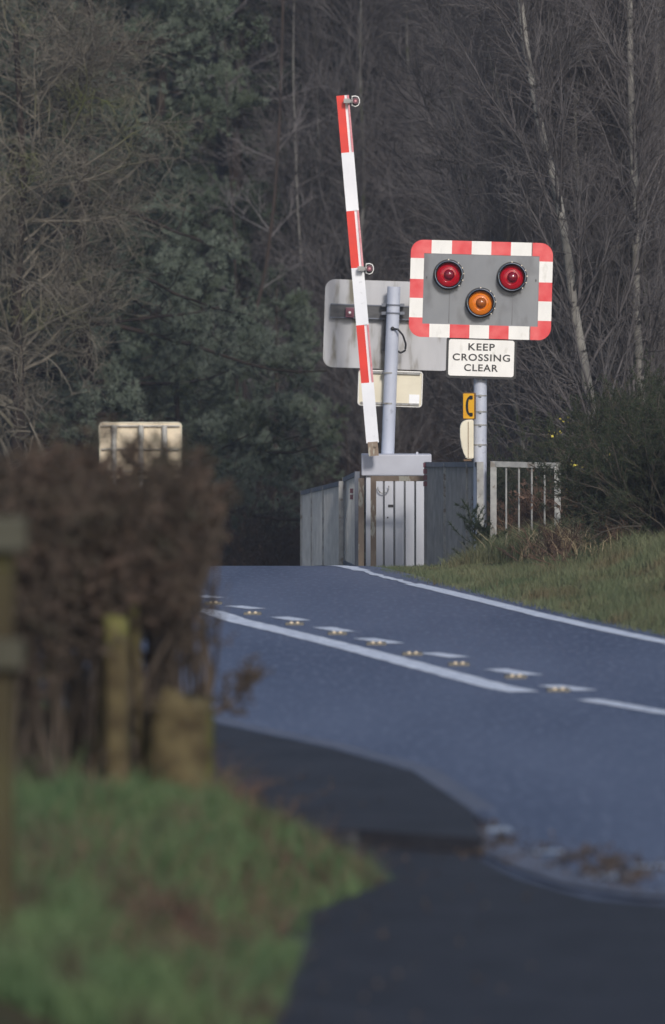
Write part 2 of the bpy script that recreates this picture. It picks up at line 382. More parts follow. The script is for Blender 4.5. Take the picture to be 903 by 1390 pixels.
# markings
strip('road_marking', [gp(430, 760), gp(460, 766), gp(492, 775)], .15, M['paint'], ragged=.10)
strip('road_marking', [gp(492, 775), gp(520, 783), gp(560, 793)], .07, M['paint'], ragged=.3)
strip('road_marking', [gp(560, 793), gp(600, 802), gp(640, 812), gp(745, 838), gp(830, 857), gp(903, 872), (3.1, 33.0), (5.8, 20.5)], .15, M['paint'], ragged=.06)
strip('road_marking', [gp(250, 824), gp(290, 832), gp(320, 842), gp(400, 861), gp(500, 886), gp(600, 913), gp(680, 934), gp(712, 940)], .19, M['paint'], ragged=.05)
strip('road_marking', [gp(797, 950), gp(850, 959), gp(903, 968), (2.6, 28.0)], .13, M['paint'], ragged=.05)
for a, b in (((268, 809), (294, 812)), ((317, 823), (349, 827)), ((379, 838), (410, 843)), ((437, 852), (470, 858)), ((494, 867), (536, 874)), ((582, 887), (625, 893)), ((672, 909), (722, 917)), ((744, 931), (797, 938))):
    strip('road_marking', [gp(*a), gp(*b)], .15, M['paint'], ragged=.05)

# cat's eyes
def cateye():
    t = empty('road_stud', (0, 0, 0), 'x', 'road stud')
    MB().box((0, 0, .005), (.13, .16, .022), bev=.006).build('rubber_pad', M['studrubber'], t)
    for s in (-1, 1): MB().sph((s * .022, -.075, .017), .0105, (1.1, .8, .85)).build('glass_eye', M['cateye'], t)
    return t
def dup(t, loc, rotz=None, scale=None, label=None, group=None):
    r = t.copy(); COL.objects.link(r); r.location = loc
    if rotz is not None: r.rotation_euler = (t.rotation_euler.x, t.rotation_euler.y, rotz)
    if scale is not None: r.scale = scale if hasattr(scale, '__len__') else (scale,) * 3
    if label: r['label'] = label
    if group: r['group'] = group
    for c in list(t.children):
        d = c.copy(); COL.objects.link(d); d.parent = r
        for g in list(c.children):
            e = g.copy(); COL.objects.link(e); e.parent = d
    return r
ce = cateye(); ce['group'] = 'reflective road studs along the centre line'
CE = [(290, 817), (343, 831), (400, 845), (458, 858), (511, 872), (560, 886), (623, 900), (700, 917), (758, 935)]
WH = ['just past the hedge tip, farthest from the camera', 'second farthest, beside the second white dash', 'third farthest, beside the third white dash',
      'fourth from the far end, under the fourth dash', 'fifth from the far end, under the fifth dash', 'in the gap between the fifth and sixth dashes',
      'below the sixth dash, third nearest', 'second nearest, beside the seventh dash', 'nearest of the row, below the last dash']
for i, (a, w) in enumerate(zip(CE, WH)):
    p = G(a[0], a[1] + 3); o = ce if i == 0 else dup(ce, p)
    o.location = p; o['label'] = 'small twin-eyed reflective road stud, ' + w

# ---------------------------------------------------------------- front signal
DF = 50.5; px = DF / F
TI = R(1.6)        # lean of the boards
sig = empty('crossing_signal', (P(653, 0, DF).x, DF, float(gz(1.35, DF))), 'crossing signal with red and white chequered border, two red lamps and one amber lamp', 'traffic signal')
o0 = sig.location.copy()
def loc(v): return Vector(v) - o0
bc = P(653, 393.5, DF)                       # centre of the board
bw, bh = 193 * px, 132 * px
MB().cyl(loc((P(652, 0, DF).x, DF + .12, o0.z - .2)), loc((P(653, 0, DF).x, DF + .12, bc.z + .3)), 9 * px * 1.0, k=32).build('post', M['postpaint'], sig, smooth=True)
for y in (537, 559, 577, 604):
    z = P(0, y, DF).z; c = MB(); x = P(652.5, 0, DF).x
    c.cyl(loc((x, DF + .12, z - .006)), loc((x, DF + .12, z + .006)), 9.5 * px, k=28); c.box(loc((x, DF + .05, z)), (.022, .02, .02))
    c.build('clamp', M['steel'], sig)
rotb = (0, TI, 0)
bl = loc(bc)
def oncol(name, b, mats, parent=sig, y=0.0, smooth=False):
    return b.build(name, mats, parent, bl + Vector((0, y, 0)), smooth, rotb)
oncol('backing_board', MB().prism(rrect(bw, bh, .115), 0, .03), M['steel'])
oncol('board_face', MB().prism(rrect(bw - .19, bh - .19, .01), -.012, 0), M['board'])
bt = .122; b = MB(); hw, hh = bw / 2, bh / 2; r = .115
xsn = [-hw + (bw) * k for k in (0, .145, .288, .427, .565, .703, .848, 1)]
zsn = [hh - (bh) * k for k in (0, .19, .405, .60, .80, 1)]
for i in range(1, 6):
    for z0, z1 in ((hh - bt, hh), (-hh, -hh + bt)):
        x0, x1 = xsn[i], xsn[i + 1]
        b.prism([(x0, z0), (x1, z0), (x1, z1), (x0, z1)], -.016, -.001, mi=i % 2)
for i in range(1, 4):
    for x0, x1 in ((-hw, -hw + bt), (hw - bt, hw)):
        b.prism([(x0, zsn[i + 1]), (x1, zsn[i + 1]), (x1, zsn[i]), (x0, zsn[i])], -.016, -.001, mi=i % 2)
for sx in (-1, 1):
    for sz in (-1, 1):
        xa = abs(xsn[1]); za = abs(zsn[1]) if sz > 0 else abs(zsn[4])
        poly = [(xa, hh), (hw - r, hh)] + [(hw - r + r * math.sin(R(a)), hh - r + r * math.cos(R(a))) for a in range(10, 90, 10)] + [(hw, hh - r), (hw, za), (hw - bt, za), (hw - bt, hh - bt), (xa, hh - bt)]
        poly = [(sx * x, sz * z) for x, z in poly]
        if sx * sz > 0: poly = poly[::-1]
        b.prism(poly, -.016, -.001, mi=0)
oncol('chequered_border', b, [M['red'], M['white_enamel']])
for x in (-1, 1): oncol('face_fixing', MB().box((x * (hw - .15), -.014, .1), (.012, .006, .02)), M['darksteel'])
for x in (-.285, .29): oncol('face_seam', MB().box((x, -.0125, -.14), (.008, .003, .34)), M['streak'])
def lamp(name, pxy, kind, label):
    x = (pxy[0] - 653) * px; z = -(pxy[1] - 393.5) * px
    c = MB().cyl((x, .02, z), (x, -.10, z), .128, k=40, cap=False).cyl((x, -.012, z), (x, -.03, z), .14, k=40)
    # inner wall of the housing
    c.cyl((x, -.02, z), (x, -.10, z), .110, k=40, cap=False)
    for k in range(40): pass
    ho = oncol(name, c, M['black'], smooth=True); ho['label'] = label
    ln = MB(); rs = [(.108, -.045), (.092, -.058), (.070, -.066), (.066, -.058), (.048, -.062)]
    pts = [(rr, yy) for rr, yy in rs]; vs = []
    for rr, yy in pts: vs.append([ln.bm.verts.new((rr * math.cos(a), yy, rr * math.sin(a))) for a in np.linspace(0, 2 * math.pi, 40, endpoint=False)])
    for u, w in zip(vs[:-1], vs[1:]):
        for i in range(40): ln.bm.faces.new((u[i], u[(i + 1) % 40], w[(i + 1) % 40], w[i]))
    ln.bm.faces.new(vs[-1]); ln.build('lens', M[kind + 'lens'], ho, (x, 0, z), smooth=True)
    MB().sph((0, 0, 0), .050, (1, 1.0, 1)).build('lens_centre', M[kind + 'bulb'], ho, (x + .004, -.060, z), smooth=True)
    rg = MB()
    a = np.linspace(0, 2 * math.pi, 41); rg.tube([(x + .123 * math.cos(t), -.103, z + .123 * math.sin(t)) for t in a], .0045, 6)
    for t in (5, 28, 52, -20, -45, 92): rg.box((x + .137 * math.cos(R(t)), -.085, z + .137 * math.sin(R(t))), (.010, .02, .010))
    rg.build('rim', M['chrome'], ho, smooth=True)
lamp('signal_lamp', (608.5, 374), 'red', 'round red signal lamp at upper left of the board')
lamp('signal_lamp', (694.5, 375), 'red', 'round red signal lamp at upper right of the board')
lamp('signal_lamp', (653, 411), 'amber', 'round amber signal lamp low in the middle of the board')
# instruction plate
pc = P(653.5, 486, DF); bl = loc(pc)
oncol('instruction_plate', MB().prism(rrect(95.5 * px, 56 * px, .03), -.002, .012), M['black'])
plate = oncol('plate_face', MB().prism(rrect(89 * px, 49.5 * px, .022), -.006, -.003), M['white_enamel'])
def text(s, width, cx, cz, y, capw, parent, m, rot, base):
    cu = bpy.data.curves.new('t', 'FONT'); cu.body = s; cu.align_x = 'CENTER'; cu.align_y = 'CENTER'; cu.size = .1; cu.offset = .0018
    cu.space_character = 1.12; cu.resolution_u = 6
    o = bpy.data.objects.new('t', cu); COL.objects.link(o); bpy.context.view_layer.update()
    me = bpy.data.meshes.new_from_object(o.evaluated_get(bpy.context.evaluated_depsgraph_get()))
    bpy.data.objects.remove(o); bpy.data.curves.remove(cu)
    V = np.zeros(len(me.vertices) * 3); me.vertices.foreach_get('co', V); V = V.reshape(-1, 3)
    w0 = np.ptp(V[:, 0]); h0 = np.ptp(V[:, 1]); mid = (V.min(0) + V.max(0)) / 2
    V = V - mid; out = np.stack([V[:, 0] * width / w0 + cx, np.full(len(V), y), V[:, 1] * capw / h0 + cz], 1)
    me.vertices.foreach_set('co', out.ravel()); me.update()
    o = link('lettering', me, m, parent, base); o.rotation_euler = rot; return o
for s, w, cz in (('KEEP', 36, 471), ('CROSSING', 78, 485.3), ('CLEAR', 46, 499.3)):
    text(s, w * px, 0, -(cz - 486) * px, -.0085, 9.6 * px, sig, M['black'], rotb, bl)

# telephone sign and telephone housing on the same post
tp = P(636.5, 551, DF); tz = float(gz(tp.x, DF))
ts = empty('telephone_sign', (tp.x, DF - .02, tp.z), 'small yellow sign with black handset symbol, above the cream telephone housing', 'sign', rot=(0, 0, R(-32)))
w_, h_ = .125, .245
MB().prism(rrect(w_, h_, .012), 0, .02).build('sign_back', M['tel_back'], ts)
MB().prism(rrect(w_ - .012, h_ - .018, .008), -.004, -.001).build('sign_face', M['tel_yellow'], ts)
arc = [(-.042 * math.cos(a) + .014, .088 * math.sin(a)) for a in np.linspace(R(-80), R(80), 12)]
arci = [(-.018 * math.cos(a) + .014, .068 * math.sin(a)) for a in np.linspace(R(80), R(-80), 12)]
hb = MB(); hb.prism((arc + arci)[::-1], -.008, -.005)
for sz in (-1, 1): hb.prism(rrect(.034, .034, .006, .028, sz * .078), -.009, -.0055)
hb.build('handset_symbol', M['black'], ts)
hc = P(634.5, 596, DF)
th = empty('telephone_housing', (hc.x, DF, hc.z), 'cream rounded telephone housing on the grey post under the yellow telephone sign', 'telephone box')
prof = [(.055, -.178), (.055, .178), (.0, .178)] + [(-.005 - .062 * math.sin(a), .10 + .075 * math.cos(a)) for a in np.linspace(.2, R(90), 6)] + [(-.066, .02), (-.056, -.06), (-.035, -.125), (-.012, -.178)]
q = MB().prism(prof[::-1], -.11, .11)
bmesh.ops.bevel(q.bm, geom=[e for e in q.bm.edges], offset=.008, segments=2, affect='EDGES')
q.build('hood', M['cream'], th, smooth=True)
MB().box((.006, -.112, -.005), (.006, .004, .33)).box((0, .0, -.19), (.07, .2, .012)).build('seam', M['tel_back'], th)

# ---------------------------------------------------------------- rear signal (seen from behind)
DB = 55.5; qx = DB / F
base = Vector((P(526, 0, DB).x, DB, float(zr(DB)) - .05))
rs = empty('crossing_signal', base, 'back of a crossing light signal, weathered grey board with dark rail behind the raised barrier', 'traffic signal')
def L2(v): return Vector(v) - base
top = P(535, 389, DB); bot = P(525.5, 640, DB); dirn = (top - bot).normalized()
MB().cyl(L2(top - dirn * 3.1), L2(top), .066, k=32).build('post', M['postpaint'], rs, smooth=True)
bc2 = P(528, 441, DB) + Vector((0, .17, 0))
rot2 = (0, R(1.9), 0)
w2, h2 = 176 * qx, 120 * qx
MB().prism(rrect(w2, h2, .10), 0, .025).build('backing_board', M['boardback'], rs, L2(bc2), rot=rot2)
rail = MB().box((-.02, -.035, (441 - 424) * qx), (155 * qx, .06, 17 * qx)).box((-.04 + .0, -.03, -.03), (6 * qx, .045, 62 * qx))
rail.build('rear_rail', M['darksteel'], rs, L2(bc2), rot=rot2)
rl = MB(); 
for dz in (.066, -.066): rl.box((-.02, -.066, (441 - 424) * qx + dz), (155 * qx, .012, .012))
rl.build('rail_lip', M['bluesteel'], rs, L2(bc2), rot=rot2)
for y in (414, 425):
    c = P(533.7, y, DB); MB().cyl(L2(c - dirn * .008), L2(c + dirn * .008), .072, k=28).box(L2(c + Vector((.09, .03, 0))), (.05, .06, .03)).box(L2(c + Vector((-.09, .03, 0))), (.05, .06, .03)).build('clamp', M['bluesteel'], rs)
cp = [P(x, y, DB) + Vector((0, d, 0)) for x, y, d in ((533, 446, -.07), (540, 447, -.10), (547, 455, -.09), (551, 467, -.06), (550, 476, -.03), (544, 479, 0), (538, 475, .05))]
cpn = resample([tuple(v - base) for v in cp], 24)
MB().tube(cpn, .010, 8).sph(L2(cp[0]), .02).build('cable', M['black'], rs, smooth=True)
rc = P(475, 424, DB) + Vector((0, .07, 0))
MB().box(L2(rc), (.085, .03, .10), bev=.008).cyl(L2(rc + Vector((0, -.016, 0))), L2(rc + Vector((0, -.03, 0))), .028, k=20).build('red_lens', M['maroon'], rs)
MB().cyl(L2(rc + Vector((0, -.031, 0))), L2(rc + Vector((0, -.035, 0))), .013, k=16).build('lens_centre', M['whiterim'], rs)
ic = P(530, 527.5, DB) + Vector((0, .08, 0))
pb = MB().prism(rrect(88 * qx, 49 * qx, .035), 0, .012); pb.build('instruction_plate', M['cream'], rs, L2(ic), rot=rot2)
b = MB(); ring = rrect(88 * qx - .012, 49 * qx - .012, .03); b.tube([(x, -.004, z) for x, z in ring + ring[:1]], .006, 6)
b.build('plate_rim', M['white_enamel'], rs, L2(ic), rot=rot2)
b = MB()
for dz in (21.5, -20.5): b.box((0, -.012, dz * qx), (80 * qx, .02, .022))
b.build('plate_channel', M['steel'], rs, L2(ic), rot=rot2)
b = MB().box((33 * qx, -.003, -13 * qx), (14 * qx, .004, 12 * qx)); b.build('sticker', M['white_plastic'], rs, L2(ic), rot=rot2)
for y in (506, 547.5):
    c = P(528 + (527 - y) * .02, y, DB); MB().cyl(L2(c - dirn * .008), L2(c + dirn * .008), .071, k=28).build('clamp', M['steel'], rs)

# ---------------------------------------------------------------- barrier
DA = 55.0; ax = DA / F
bb = Vector((P(537, 0, DA).x, DA + .1, float(zr(DA)) - .05))
bar = empty('level_crossing_barrier', bb, 'raised red and white banded barrier arm on a pale grey machine cabinet', 'barrier')
def L3(v): return Vector(v) - bb
# cabinet body and lid
def pxbox(b, x0, y0, x1, y1, D, depth, mi=0, bev=0):
    a = P(x0, y0, D); c = P(x1, y1, D); ctr = (a + c) / 2 + Vector((0, depth / 2, 0))
    b.box(ctr - bb, (abs(c.x - a.x), depth, abs(a.z - c.z)), mi=mi, bev=bev)
b = MB(); pxbox(b, 497, 645, 579, 790, DA, .48, bev=.008); cab = b.build('cabinet', M['cabinet'], bar)
b = MB(); pxbox(b, 491, 617, 586, 645.5, DA - .04, .56, bev=.01); pxbox(b, 565, 613.5, 568, 617, DA + .1, .02); lid = b.build('cabinet_lid', M['cabtop'], bar)
b = MB(); ctr = P(520.5, 662, DA - .02) - bb
b.tube([(ctr.x + .055 * math.cos(t), ctr.y - .02, ctr.z + .055 * math.sin(t)) for t in np.linspace(R(170), R(380), 20)], .006, 6)
b.build('lifting_ring', M['steel'], cab, smooth=True)
b = MB(); pxbox(b, 527, 685, 534, 688.5, DA - .006, .012); b.build('lock', M['black'], cab)
b = MB(); pxbox(b, 525.5, 701.5, 527.5, 703.5, DA - .006, .012); b.build('keyhole', M['black'], cab)
# arm: lateral line
AL = [(456.5, 129.5), (462, 207), (470, 286), (477, 363.5), (483.5, 441), (490.5, 519.5), (497.5, 601)]
DAr = DA - .25
A0 = P(465.2, 129.5, DAr); A1 = P(506, 601, DAr)
adir = (A0 - A1).normalized(); side_v = adir.cross(Vector((0, -1, 0))).normalized()
if side_v.x < 0: side_v = -side_v
LA = (A0 - A1).length
arm = empty_arm = None
b = MB(); ts_ = [0] + [(y - 601) / (129.5 - 601) for y in (519.5, 441, 363.5, 286, 207)] + [1]
rotm = Matrix((side_v, Vector((0, 1, 0)), adir)).transposed().to_4x4()
AW = 17 * DAr / F
for i in range(6):
    a = A1 + adir * LA * ts_[i]; c = A1 + adir * LA * ts_[i + 1]; m_ = (a + c) / 2; Lh = (c - a).length
    cb = m_ - bb
    if i % 2 == 0: b.box(cb, (AW, .05, Lh), rotm, mi=0)
    else:
        b.box(cb - side_v * AW * .18, (AW * .64, .05, Lh), rotm, mi=1)
        b.box(cb + side_v * AW * .245 + Vector((0, .008, 0)), (AW * .21, .04, Lh), rotm, mi=0)
        b.box(cb + side_v * AW * .425, (AW * .15, .05, Lh), rotm, mi=2)
arm = b.build('barrier_arm', [M['armwhite'], M['armred'], M['armpink']], bar)
c0 = A1 - adir * .06 - bb
MB().box(c0, (AW * .8, .07, .14), rotm).cyl(c0 + Vector((.02, -.05, .03)), c0 + Vector((.02, .0, .03)), .014).build('arm_bracket', M['rusty'], bar)
def boomlamp(pos, lab):
    p = pos - bb
    pl_ = MB(); hull = [(-.032, -.055), (.03, -.055)] + [(.02 + .036 * math.cos(a), .048 * math.sin(a)) for a in np.linspace(R(-70), R(70), 8)] + [(.03, .055), (-.032, .055)]
    hull = [(-.035, -.045), (0, -.058), (.03, -.045), (.045, -.015), (.045, .015), (.03, .045), (0, .055), (-.035, .05)]
    pl_.prism(hull, -.01, .01); lo_ = pl_.build('boom_lamp', M['whiterim'], bar, p); lo_['label'] = lab
    MB().prism([(x * .84, z * .84) for x, z in hull], -.014, -.009).build('housing', M['black'], lo_)
    MB().cyl((.002, -.012, 0), (.002, -.05, 0), .033, .028, k=20).build('lens', M['maroon'], lo_, smooth=True)
    MB().cyl((.002, -.05, 0), (.002, -.053, 0), .011, k=12).build('lens_centre', M['armpink'], lo_)
    MB().box((-.075, .0, 0), (.07, .03, .03)).box((-.085, -.045, -.0), (.06, .03, .045)).build('lamp_clamp', M['steel'], lo_)
boomlamp(P(482.5, 137, DAr - .05), 'small red lamp at the tip of the barrier arm')
boomlamp(P(501.5, 364.5, DAr - .05), 'small red lamp halfway up the barrier arm')

# ---------------------------------------------------------------- railings
def bar_between(b, a, c, w, d, mi=0):
    a = Vector(a); c = Vector(c); v = c - a; q = v.to_track_quat('Z', 'X').to_matrix().to_4x4()
    b.box((a + c) / 2, (w, d, v.length), q, mi=mi)
def railing(name, label, a, c, zb, za_top, zc_top, nb, m_post, m_rail, m_bar, barw=.016, postw=.05, mids=(), railh=.045, infill=None, endposts=(1, 1)):
    """a,c (x,y) plan ends; heights of the top at both ends"""
    org = Vector((a[0], a[1], zb)); t = empty(name, org, label, 'railing')
    def pt(s, z): return Vector((a[0] + (c[0] - a[0]) * s, a[1] + (c[1] - a[1]) * s, z)) - org
    def tz(s): return za_top + (zc_top - za_top) * s
    for i, s in enumerate((0, 1)):
        if endposts[i]: b = MB(); bar_between(b, pt(s, zb), pt(s, tz(s)), postw, postw); b.build('post', m_post[i] if isinstance(m_post, (list, tuple)) else m_post, t)
    for s in mids: b = MB(); bar_between(b, pt(s, zb), pt(s, tz(s) - .01), postw * .95, postw * 1.1); b.build('post', m_post[-1] if isinstance(m_post, (list, tuple)) else m_post, t)
    ang = math.atan2(c[1] - a[1], c[0] - a[0])
    for nm, dz in (('top_rail', -railh / 2), ('bottom_rail', None)):
        b = MB(); e = .004
        z0, z1 = (tz(0) + dz - .001, tz(1) + dz - .001) if dz is not None else (zb + .12, zb + .12)
        p0, p1 = pt(e, z0), pt(1 - e, z1); v = p1 - p0
        q = Matrix.Rotation(ang, 4, 'Z') @ Matrix.Rotation(-math.atan2(v.z, math.hypot(v.x, v.y)), 4, 'Y')
        b.box((p0 + p1) / 2, (v.length, postw * .8, railh), q); b.build(nm, m_rail, t)
    for i in range(nb):
        s = (i + 1) / (nb + 1); b = MB()
        b.cyl(pt(s, zb + .14), pt(s, tz(s) - railh * .8), barw / 2, k=8, cap=False); b.build('bar', m_bar, t)
    return t
def xy(px_, D): v = P(px_, 0, D); return (v.x, v.y)
def zat(py, D): return P(0, py, D).z
# right of the cabinet, running towards the camera
railing('guard_railing', 'grey barred guard railing seen nearly end-on between the cabinet and the signal post', xy(580, 54.2), xy(652, 50.4), -.40, zat(627, 54.2), zat(627, 50.4), 42, [M['barsteel'], M['steel']], M['bluesteel'], M['barsteel'], barw=.024, mids=(.38, .8), postw=.06)
# in front of the cabinet
D = 54.3
railing('guard_railing', 'low rusty framed guard railing standing in front of the pale cabinet', xy(507, D), xy(578, D), -.60, zat(646, D), zat(646, D), 4, [M['rusty'], M['rusty']], M['rusty'], M['barsteel'], barw=.020, postw=.055, endposts=(1, 0), railh=.05)
b0 = xy(490.5, 54.0)
rp = empty('guard_post', (b0[0], b0[1], -.3), 'rusty brown guard post at the left corner of the cabinet', 'post')
MB().box((0, 0, .47), (.055, .05, .99)).build('post_body', M['rusty'], rp)
MB().sph((0.0, -.03, .0), .025).build('bolt', M['white_enamel'], rp)
# left group
railing('guard_railing', 'grey guard railing farthest left, beside the open road at the crest', xy(410.5, 59.0), xy(463, 55.6), -.75, zat(666, 59.0), zat(653, 55.6), 34, [M['steel'], M['steel']], M['bluesteel'], M['sidebar'], barw=.022, mids=(.28, .58), postw=.045)
railing('guard_railing', 'narrow grey guard railing between the farthest-left railing and the rusty guard post', xy(468, 55.9), xy(485, 54.5), -.35, zat(648, 55.9), zat(640, 54.5), 12, [M['steel'], M['bluesteel']], M['bluesteel'], M['sidebar'], barw=.022, postw=.05)
# right hand field railing
railing('guard_railing', 'open galvanised railing over brown undergrowth right of the signal post', xy(670, 50.4), xy(757, 50.2), .0, zat(626, 50.4), zat(628, 50.2), 4, M['steel'], M['steel'], M['steel'], barw=.018, postw=.056, railh=.05)
def reflector(px_, py0, py1, D, label):
    a = P(px_, py0, D); c = P(px_, py1, D); t = empty('reflector_strip', ((a + c) / 2), label, 'reflector')
    n = max(2, int((a.z - c.z) / .055)); 
    for i in range(n): MB().box((0, 0, (a.z - c.z) * ((i + .5) / n - .5)), (.04, .012, (a.z - c.z) / n * .75)).build('reflector', M['maroon'], t)
reflector(577.5, 627, 661, 54.12, 'dark red reflector strip on the railing end right of the cabinet')
reflector(478, 662, 679, 54.9, 'dark red reflector strip on the railing left of the cabinet')

# ---------------------------------------------------------------- far road sign (back)
D = 66.0; sgc = P(190.5, 574, D); gzb = float(gz(sgc.x, D)); sx = D / F
fs = empty('road_sign', (sgc.x, D, gzb), 'back of a wide buff road sign on posts, showing above the brown hedge', 'road sign')
sh = 75 * sx
MB().prism(rrect(111 * sx, sh, .045), 0, .02).build('sign_sheet', M['creamwarm'], fs, (0, .06, sgc.z - gzb - sh / 2))
rr_ = rrect(111 * sx, sh, .045); MB().tube([(x, 0, z) for x, z in rr_ + rr_[:1]], .010, 6).build('sign_edge', M['cream'], fs, (0, .06, sgc.z - gzb - sh / 2))
b = MB()
for y in (578, 609.5, 640): b.box((0, .035, P(0, y, D).z - gzb), (107 * sx, .03, .014))
b.build('channel', M['sidebar'], fs)
for x in (155, 191.5, 223.5):
    xx = (x - 190.5) * sx; MB().cyl((xx, 0, -.1), (xx, 0, P(0, 577, D).z - gzb), .032, k=14).build('post', M['sidebar'], fs, smooth=True)

# ---------------------------------------------------------------- vegetation
def treething(name, loc_, label, cat, group=None): return empty(name, loc_, label, cat, group)
def birch_meshes(seed, trunk, r0, nb=46, len1=1.9, up1=.10, ang=42, dens=(7, 7), t0=.18, tr=.25):
    """trunk: list of local points"""
    rng = np.random.default_rng(seed)
    T = resample(trunk, 26)[None]; Rr = (r0 * np.linspace(1, tr, 26))[None]
    a = Acc(); tubes(a, T, Rr, 10); tm = a.mesh('trunk')
    tm.polygons.foreach_set('use_smooth', [True] * len(tm.polygons))
    a = Acc()
    P1, R1 = grow(rng, T, Rr, nb, t0, .99, len1, ang, up1, .09, 8, rk=.34, rmin=.0075, taper=.45)
    tubes(a, P1, R1, 5)
    P2, R2 = grow(rng, P1, R1, dens[0], .15, .98, len1 * .48, 34, .05, .11, 6, rk=.6, rmin=.0046)
    tubes(a, P2, R2, 3)
    P3, R3 = grow(rng, P2, R2, dens[1], .1, .98, len1 * .28, 34, .0, .13, 5, rk=.6, rmin=.0034)
    tubes(a, P3, R3, 3)
    return tm, a.mesh('branches')
def put_tree(name, ms, mats, loc_, label, cat='tree', group=None, parts=('trunk', 'branches'), rz=0, sc=1):
    t = treething(name, loc_, label, cat, group); t.rotation_euler.z = rz; t.scale = (sc,) * 3
    for me, m, pn in zip(ms, mats, parts):
        o = bpy.data.objects.new(pn, me); COL.objects.link(o); o.parent = t
        if not me.materials: me.materials.append(m)
    return t
def pxtrunk(pts, D, ext_top=None):
    """pixel polyline from base to top at distance D -> (base location, local points)"""
    w = [P(x, y, D) for x, y in pts]; b = Vector((w[0].x, D, float(gz(w[0].x, D)) - .1))
    wob = [Vector((0, .15 * math.sin(i * 1.3), 0)) for i in range(len(w))]
    return b, [(0, 0, 0)] + [tuple(v - b + q) for v, q in zip(w, wob)]
MAIN = [
 ([(810, 600), (794, 492), (780, 421), (768, 328), (756, 262), (735, 178), (714, 60), (700, -60), (690, -160)], 58.5, .062, 'pale curved birch just right of the signal board, leaning left at the top'),
 ([(874, 600), (873, 553), (864, 421), (862, 281), (856, 140), (855, 0), (852, -140)], 59.5, .058, 'upright thick pale birch near the right edge, above the gorse'),
 ([(762, 600), (761, 562), (756, 400), (748, 300), (742, 120), (750, -80)], 61.0, .044, 'dull straight birch trunk hidden partly by the right end of the signal board'),
 ([(850, 620), (838, 500), (812, 380), (790, 300), (778, 180), (790, 40), (800, -80)], 60.2, .044, 'thin birch with a kinked stem between the two palest trunks'),
 ([(896, 600), (884, 480), (880, 380), (890, 240), (893, 60), (898, -100)], 61.5, .050, 'thin grey birch rising along the right edge of the wood'),
 ([(905, 610), (897, 420), (870, 300), (838, 200), (815, 60), (800, -100)], 60.8, .040, 'leaning thin birch crossing from the right edge up to the left'),
 ([(830, 590), (826, 500), (822, 380), (826, 250), (815, 120), (822, -60)], 62.0, .036, 'slim dark birch stem standing midway between the pale trunks'),
 ([(790, 610), (812, 500), (845, 400), (880, 300), (905, 180), (925, 40)], 62.5, .030, 'slender birch stem leaning right across the pale trunks'),
 ([(722, 610), (715, 520), (708, 430), (700, 300), (690, 180), (690, 40), (700, -80)], 62.2, .026, 'slender dark birch stem seen above the signal board'),
 ([(742, 600), (738, 480), (722, 380), (712, 260), (722, 120), (735, -60)], 63.5, .020, 'slim grey stem rising from behind the right end of the signal board'),
 ([(858, 610), (846, 500), (834, 400), (842, 280), (836, 140), (842, -60)], 63.0, .026, 'slim grey stem close against the left side of the thick pale birch'),
 ([(884, 610), (872, 480), (850, 380), (812, 260), (780, 160), (752, 20)], 63.8, .022, 'slim grey stem sweeping far left across the pale trunks'),
 ([(780, 610), (800, 500), (806, 400), (802, 300), (818, 180), (840, 20)], 64.0, .024, 'slim grey stem bending right between the two palest trunks'),
 ([(900, 600), (892, 500), (898, 380), (884, 260), (872, 120), (868, -60)], 64.2, .026, 'slim grey stem at the right edge behind the other birches'),
 ([(683, 640), (675, 520), (660, 400), (640, 300), (622, 180), (600, 60), (590, -60)], 62.8, .024, 'slender birch leaning left above the barrier signal boards'),
]
for i, (pts, D, r0, lab) in enumerate(MAIN):
    b_, lp = pxtrunk(pts, D)
    ms = birch_meshes(20 + i, lp, r0, nb=60 if i < 3 else 46, len1=1.6, dens=(7, 7), t0=.12, ang=38, tr=.5)
    put_tree('birch_tree', ms, (M['birch'] if i in (0, 1, 3, 4, 5, 7, 11) else M['darkbark'], M['twig']), b_, lab, group='bare birches right of the crossing')
# background birch thicket: shared meshes
rb = np.random.default_rng(5)
BV = []
for k in range(5):
    rg = np.random.default_rng(60 + k); lean = rg.uniform(-1.2, 1.2)
    tr_ = [(0, 0, 0)] + [(lean * (z / 12) ** 1.4 + .12 * math.sin(z + k), .1 * math.cos(z * 1.3 + k), z) for z in np.linspace(1, 12, 9)]
    BV.append(birch_meshes(80 + k, tr_,   .045, nb=110, len1=2.3, up1=.12, dens=(8, 7), t0=.05, ang=40))
spots = []
for row, (D, n) in enumerate(((84, 8), (88, 9), (92, 9), (96, 8), (61, 8))):
    for i in range(n):
        if D == 61: x = 1.9 + 2.4 * (i + rb.uniform(0, 1)) / 8
        else: x = -1.2 + 8.4 * (i + rb.uniform(.1, .9)) / n
        spots.append((x, D + rb.uniform(-1.5, 1.5)))
for i, (x, y) in enumerate(spots):
    if y < 80 and x < xR(y) + .6: x = float(xR(y)) + 1.0
    put_tree('birch_tree', BV[i % 5], (M['birch'] if (x > 2.9 and i % 2) else M['darkbark'], M['twig']), (x, y, float(gz(x, y)) - .1),
             'slender bare birch in the dense grey thicket far behind the crossing' if y > 80 else 'thin grey birch in the near screen of stems behind the gorse and signal',
             group='birches of the far thicket' if y > 80 else 'thin birches of the near screen', rz=rb.uniform(0, 6.28), sc=rb.uniform(.85, 1.15) * (1 if y > 80 else .75))

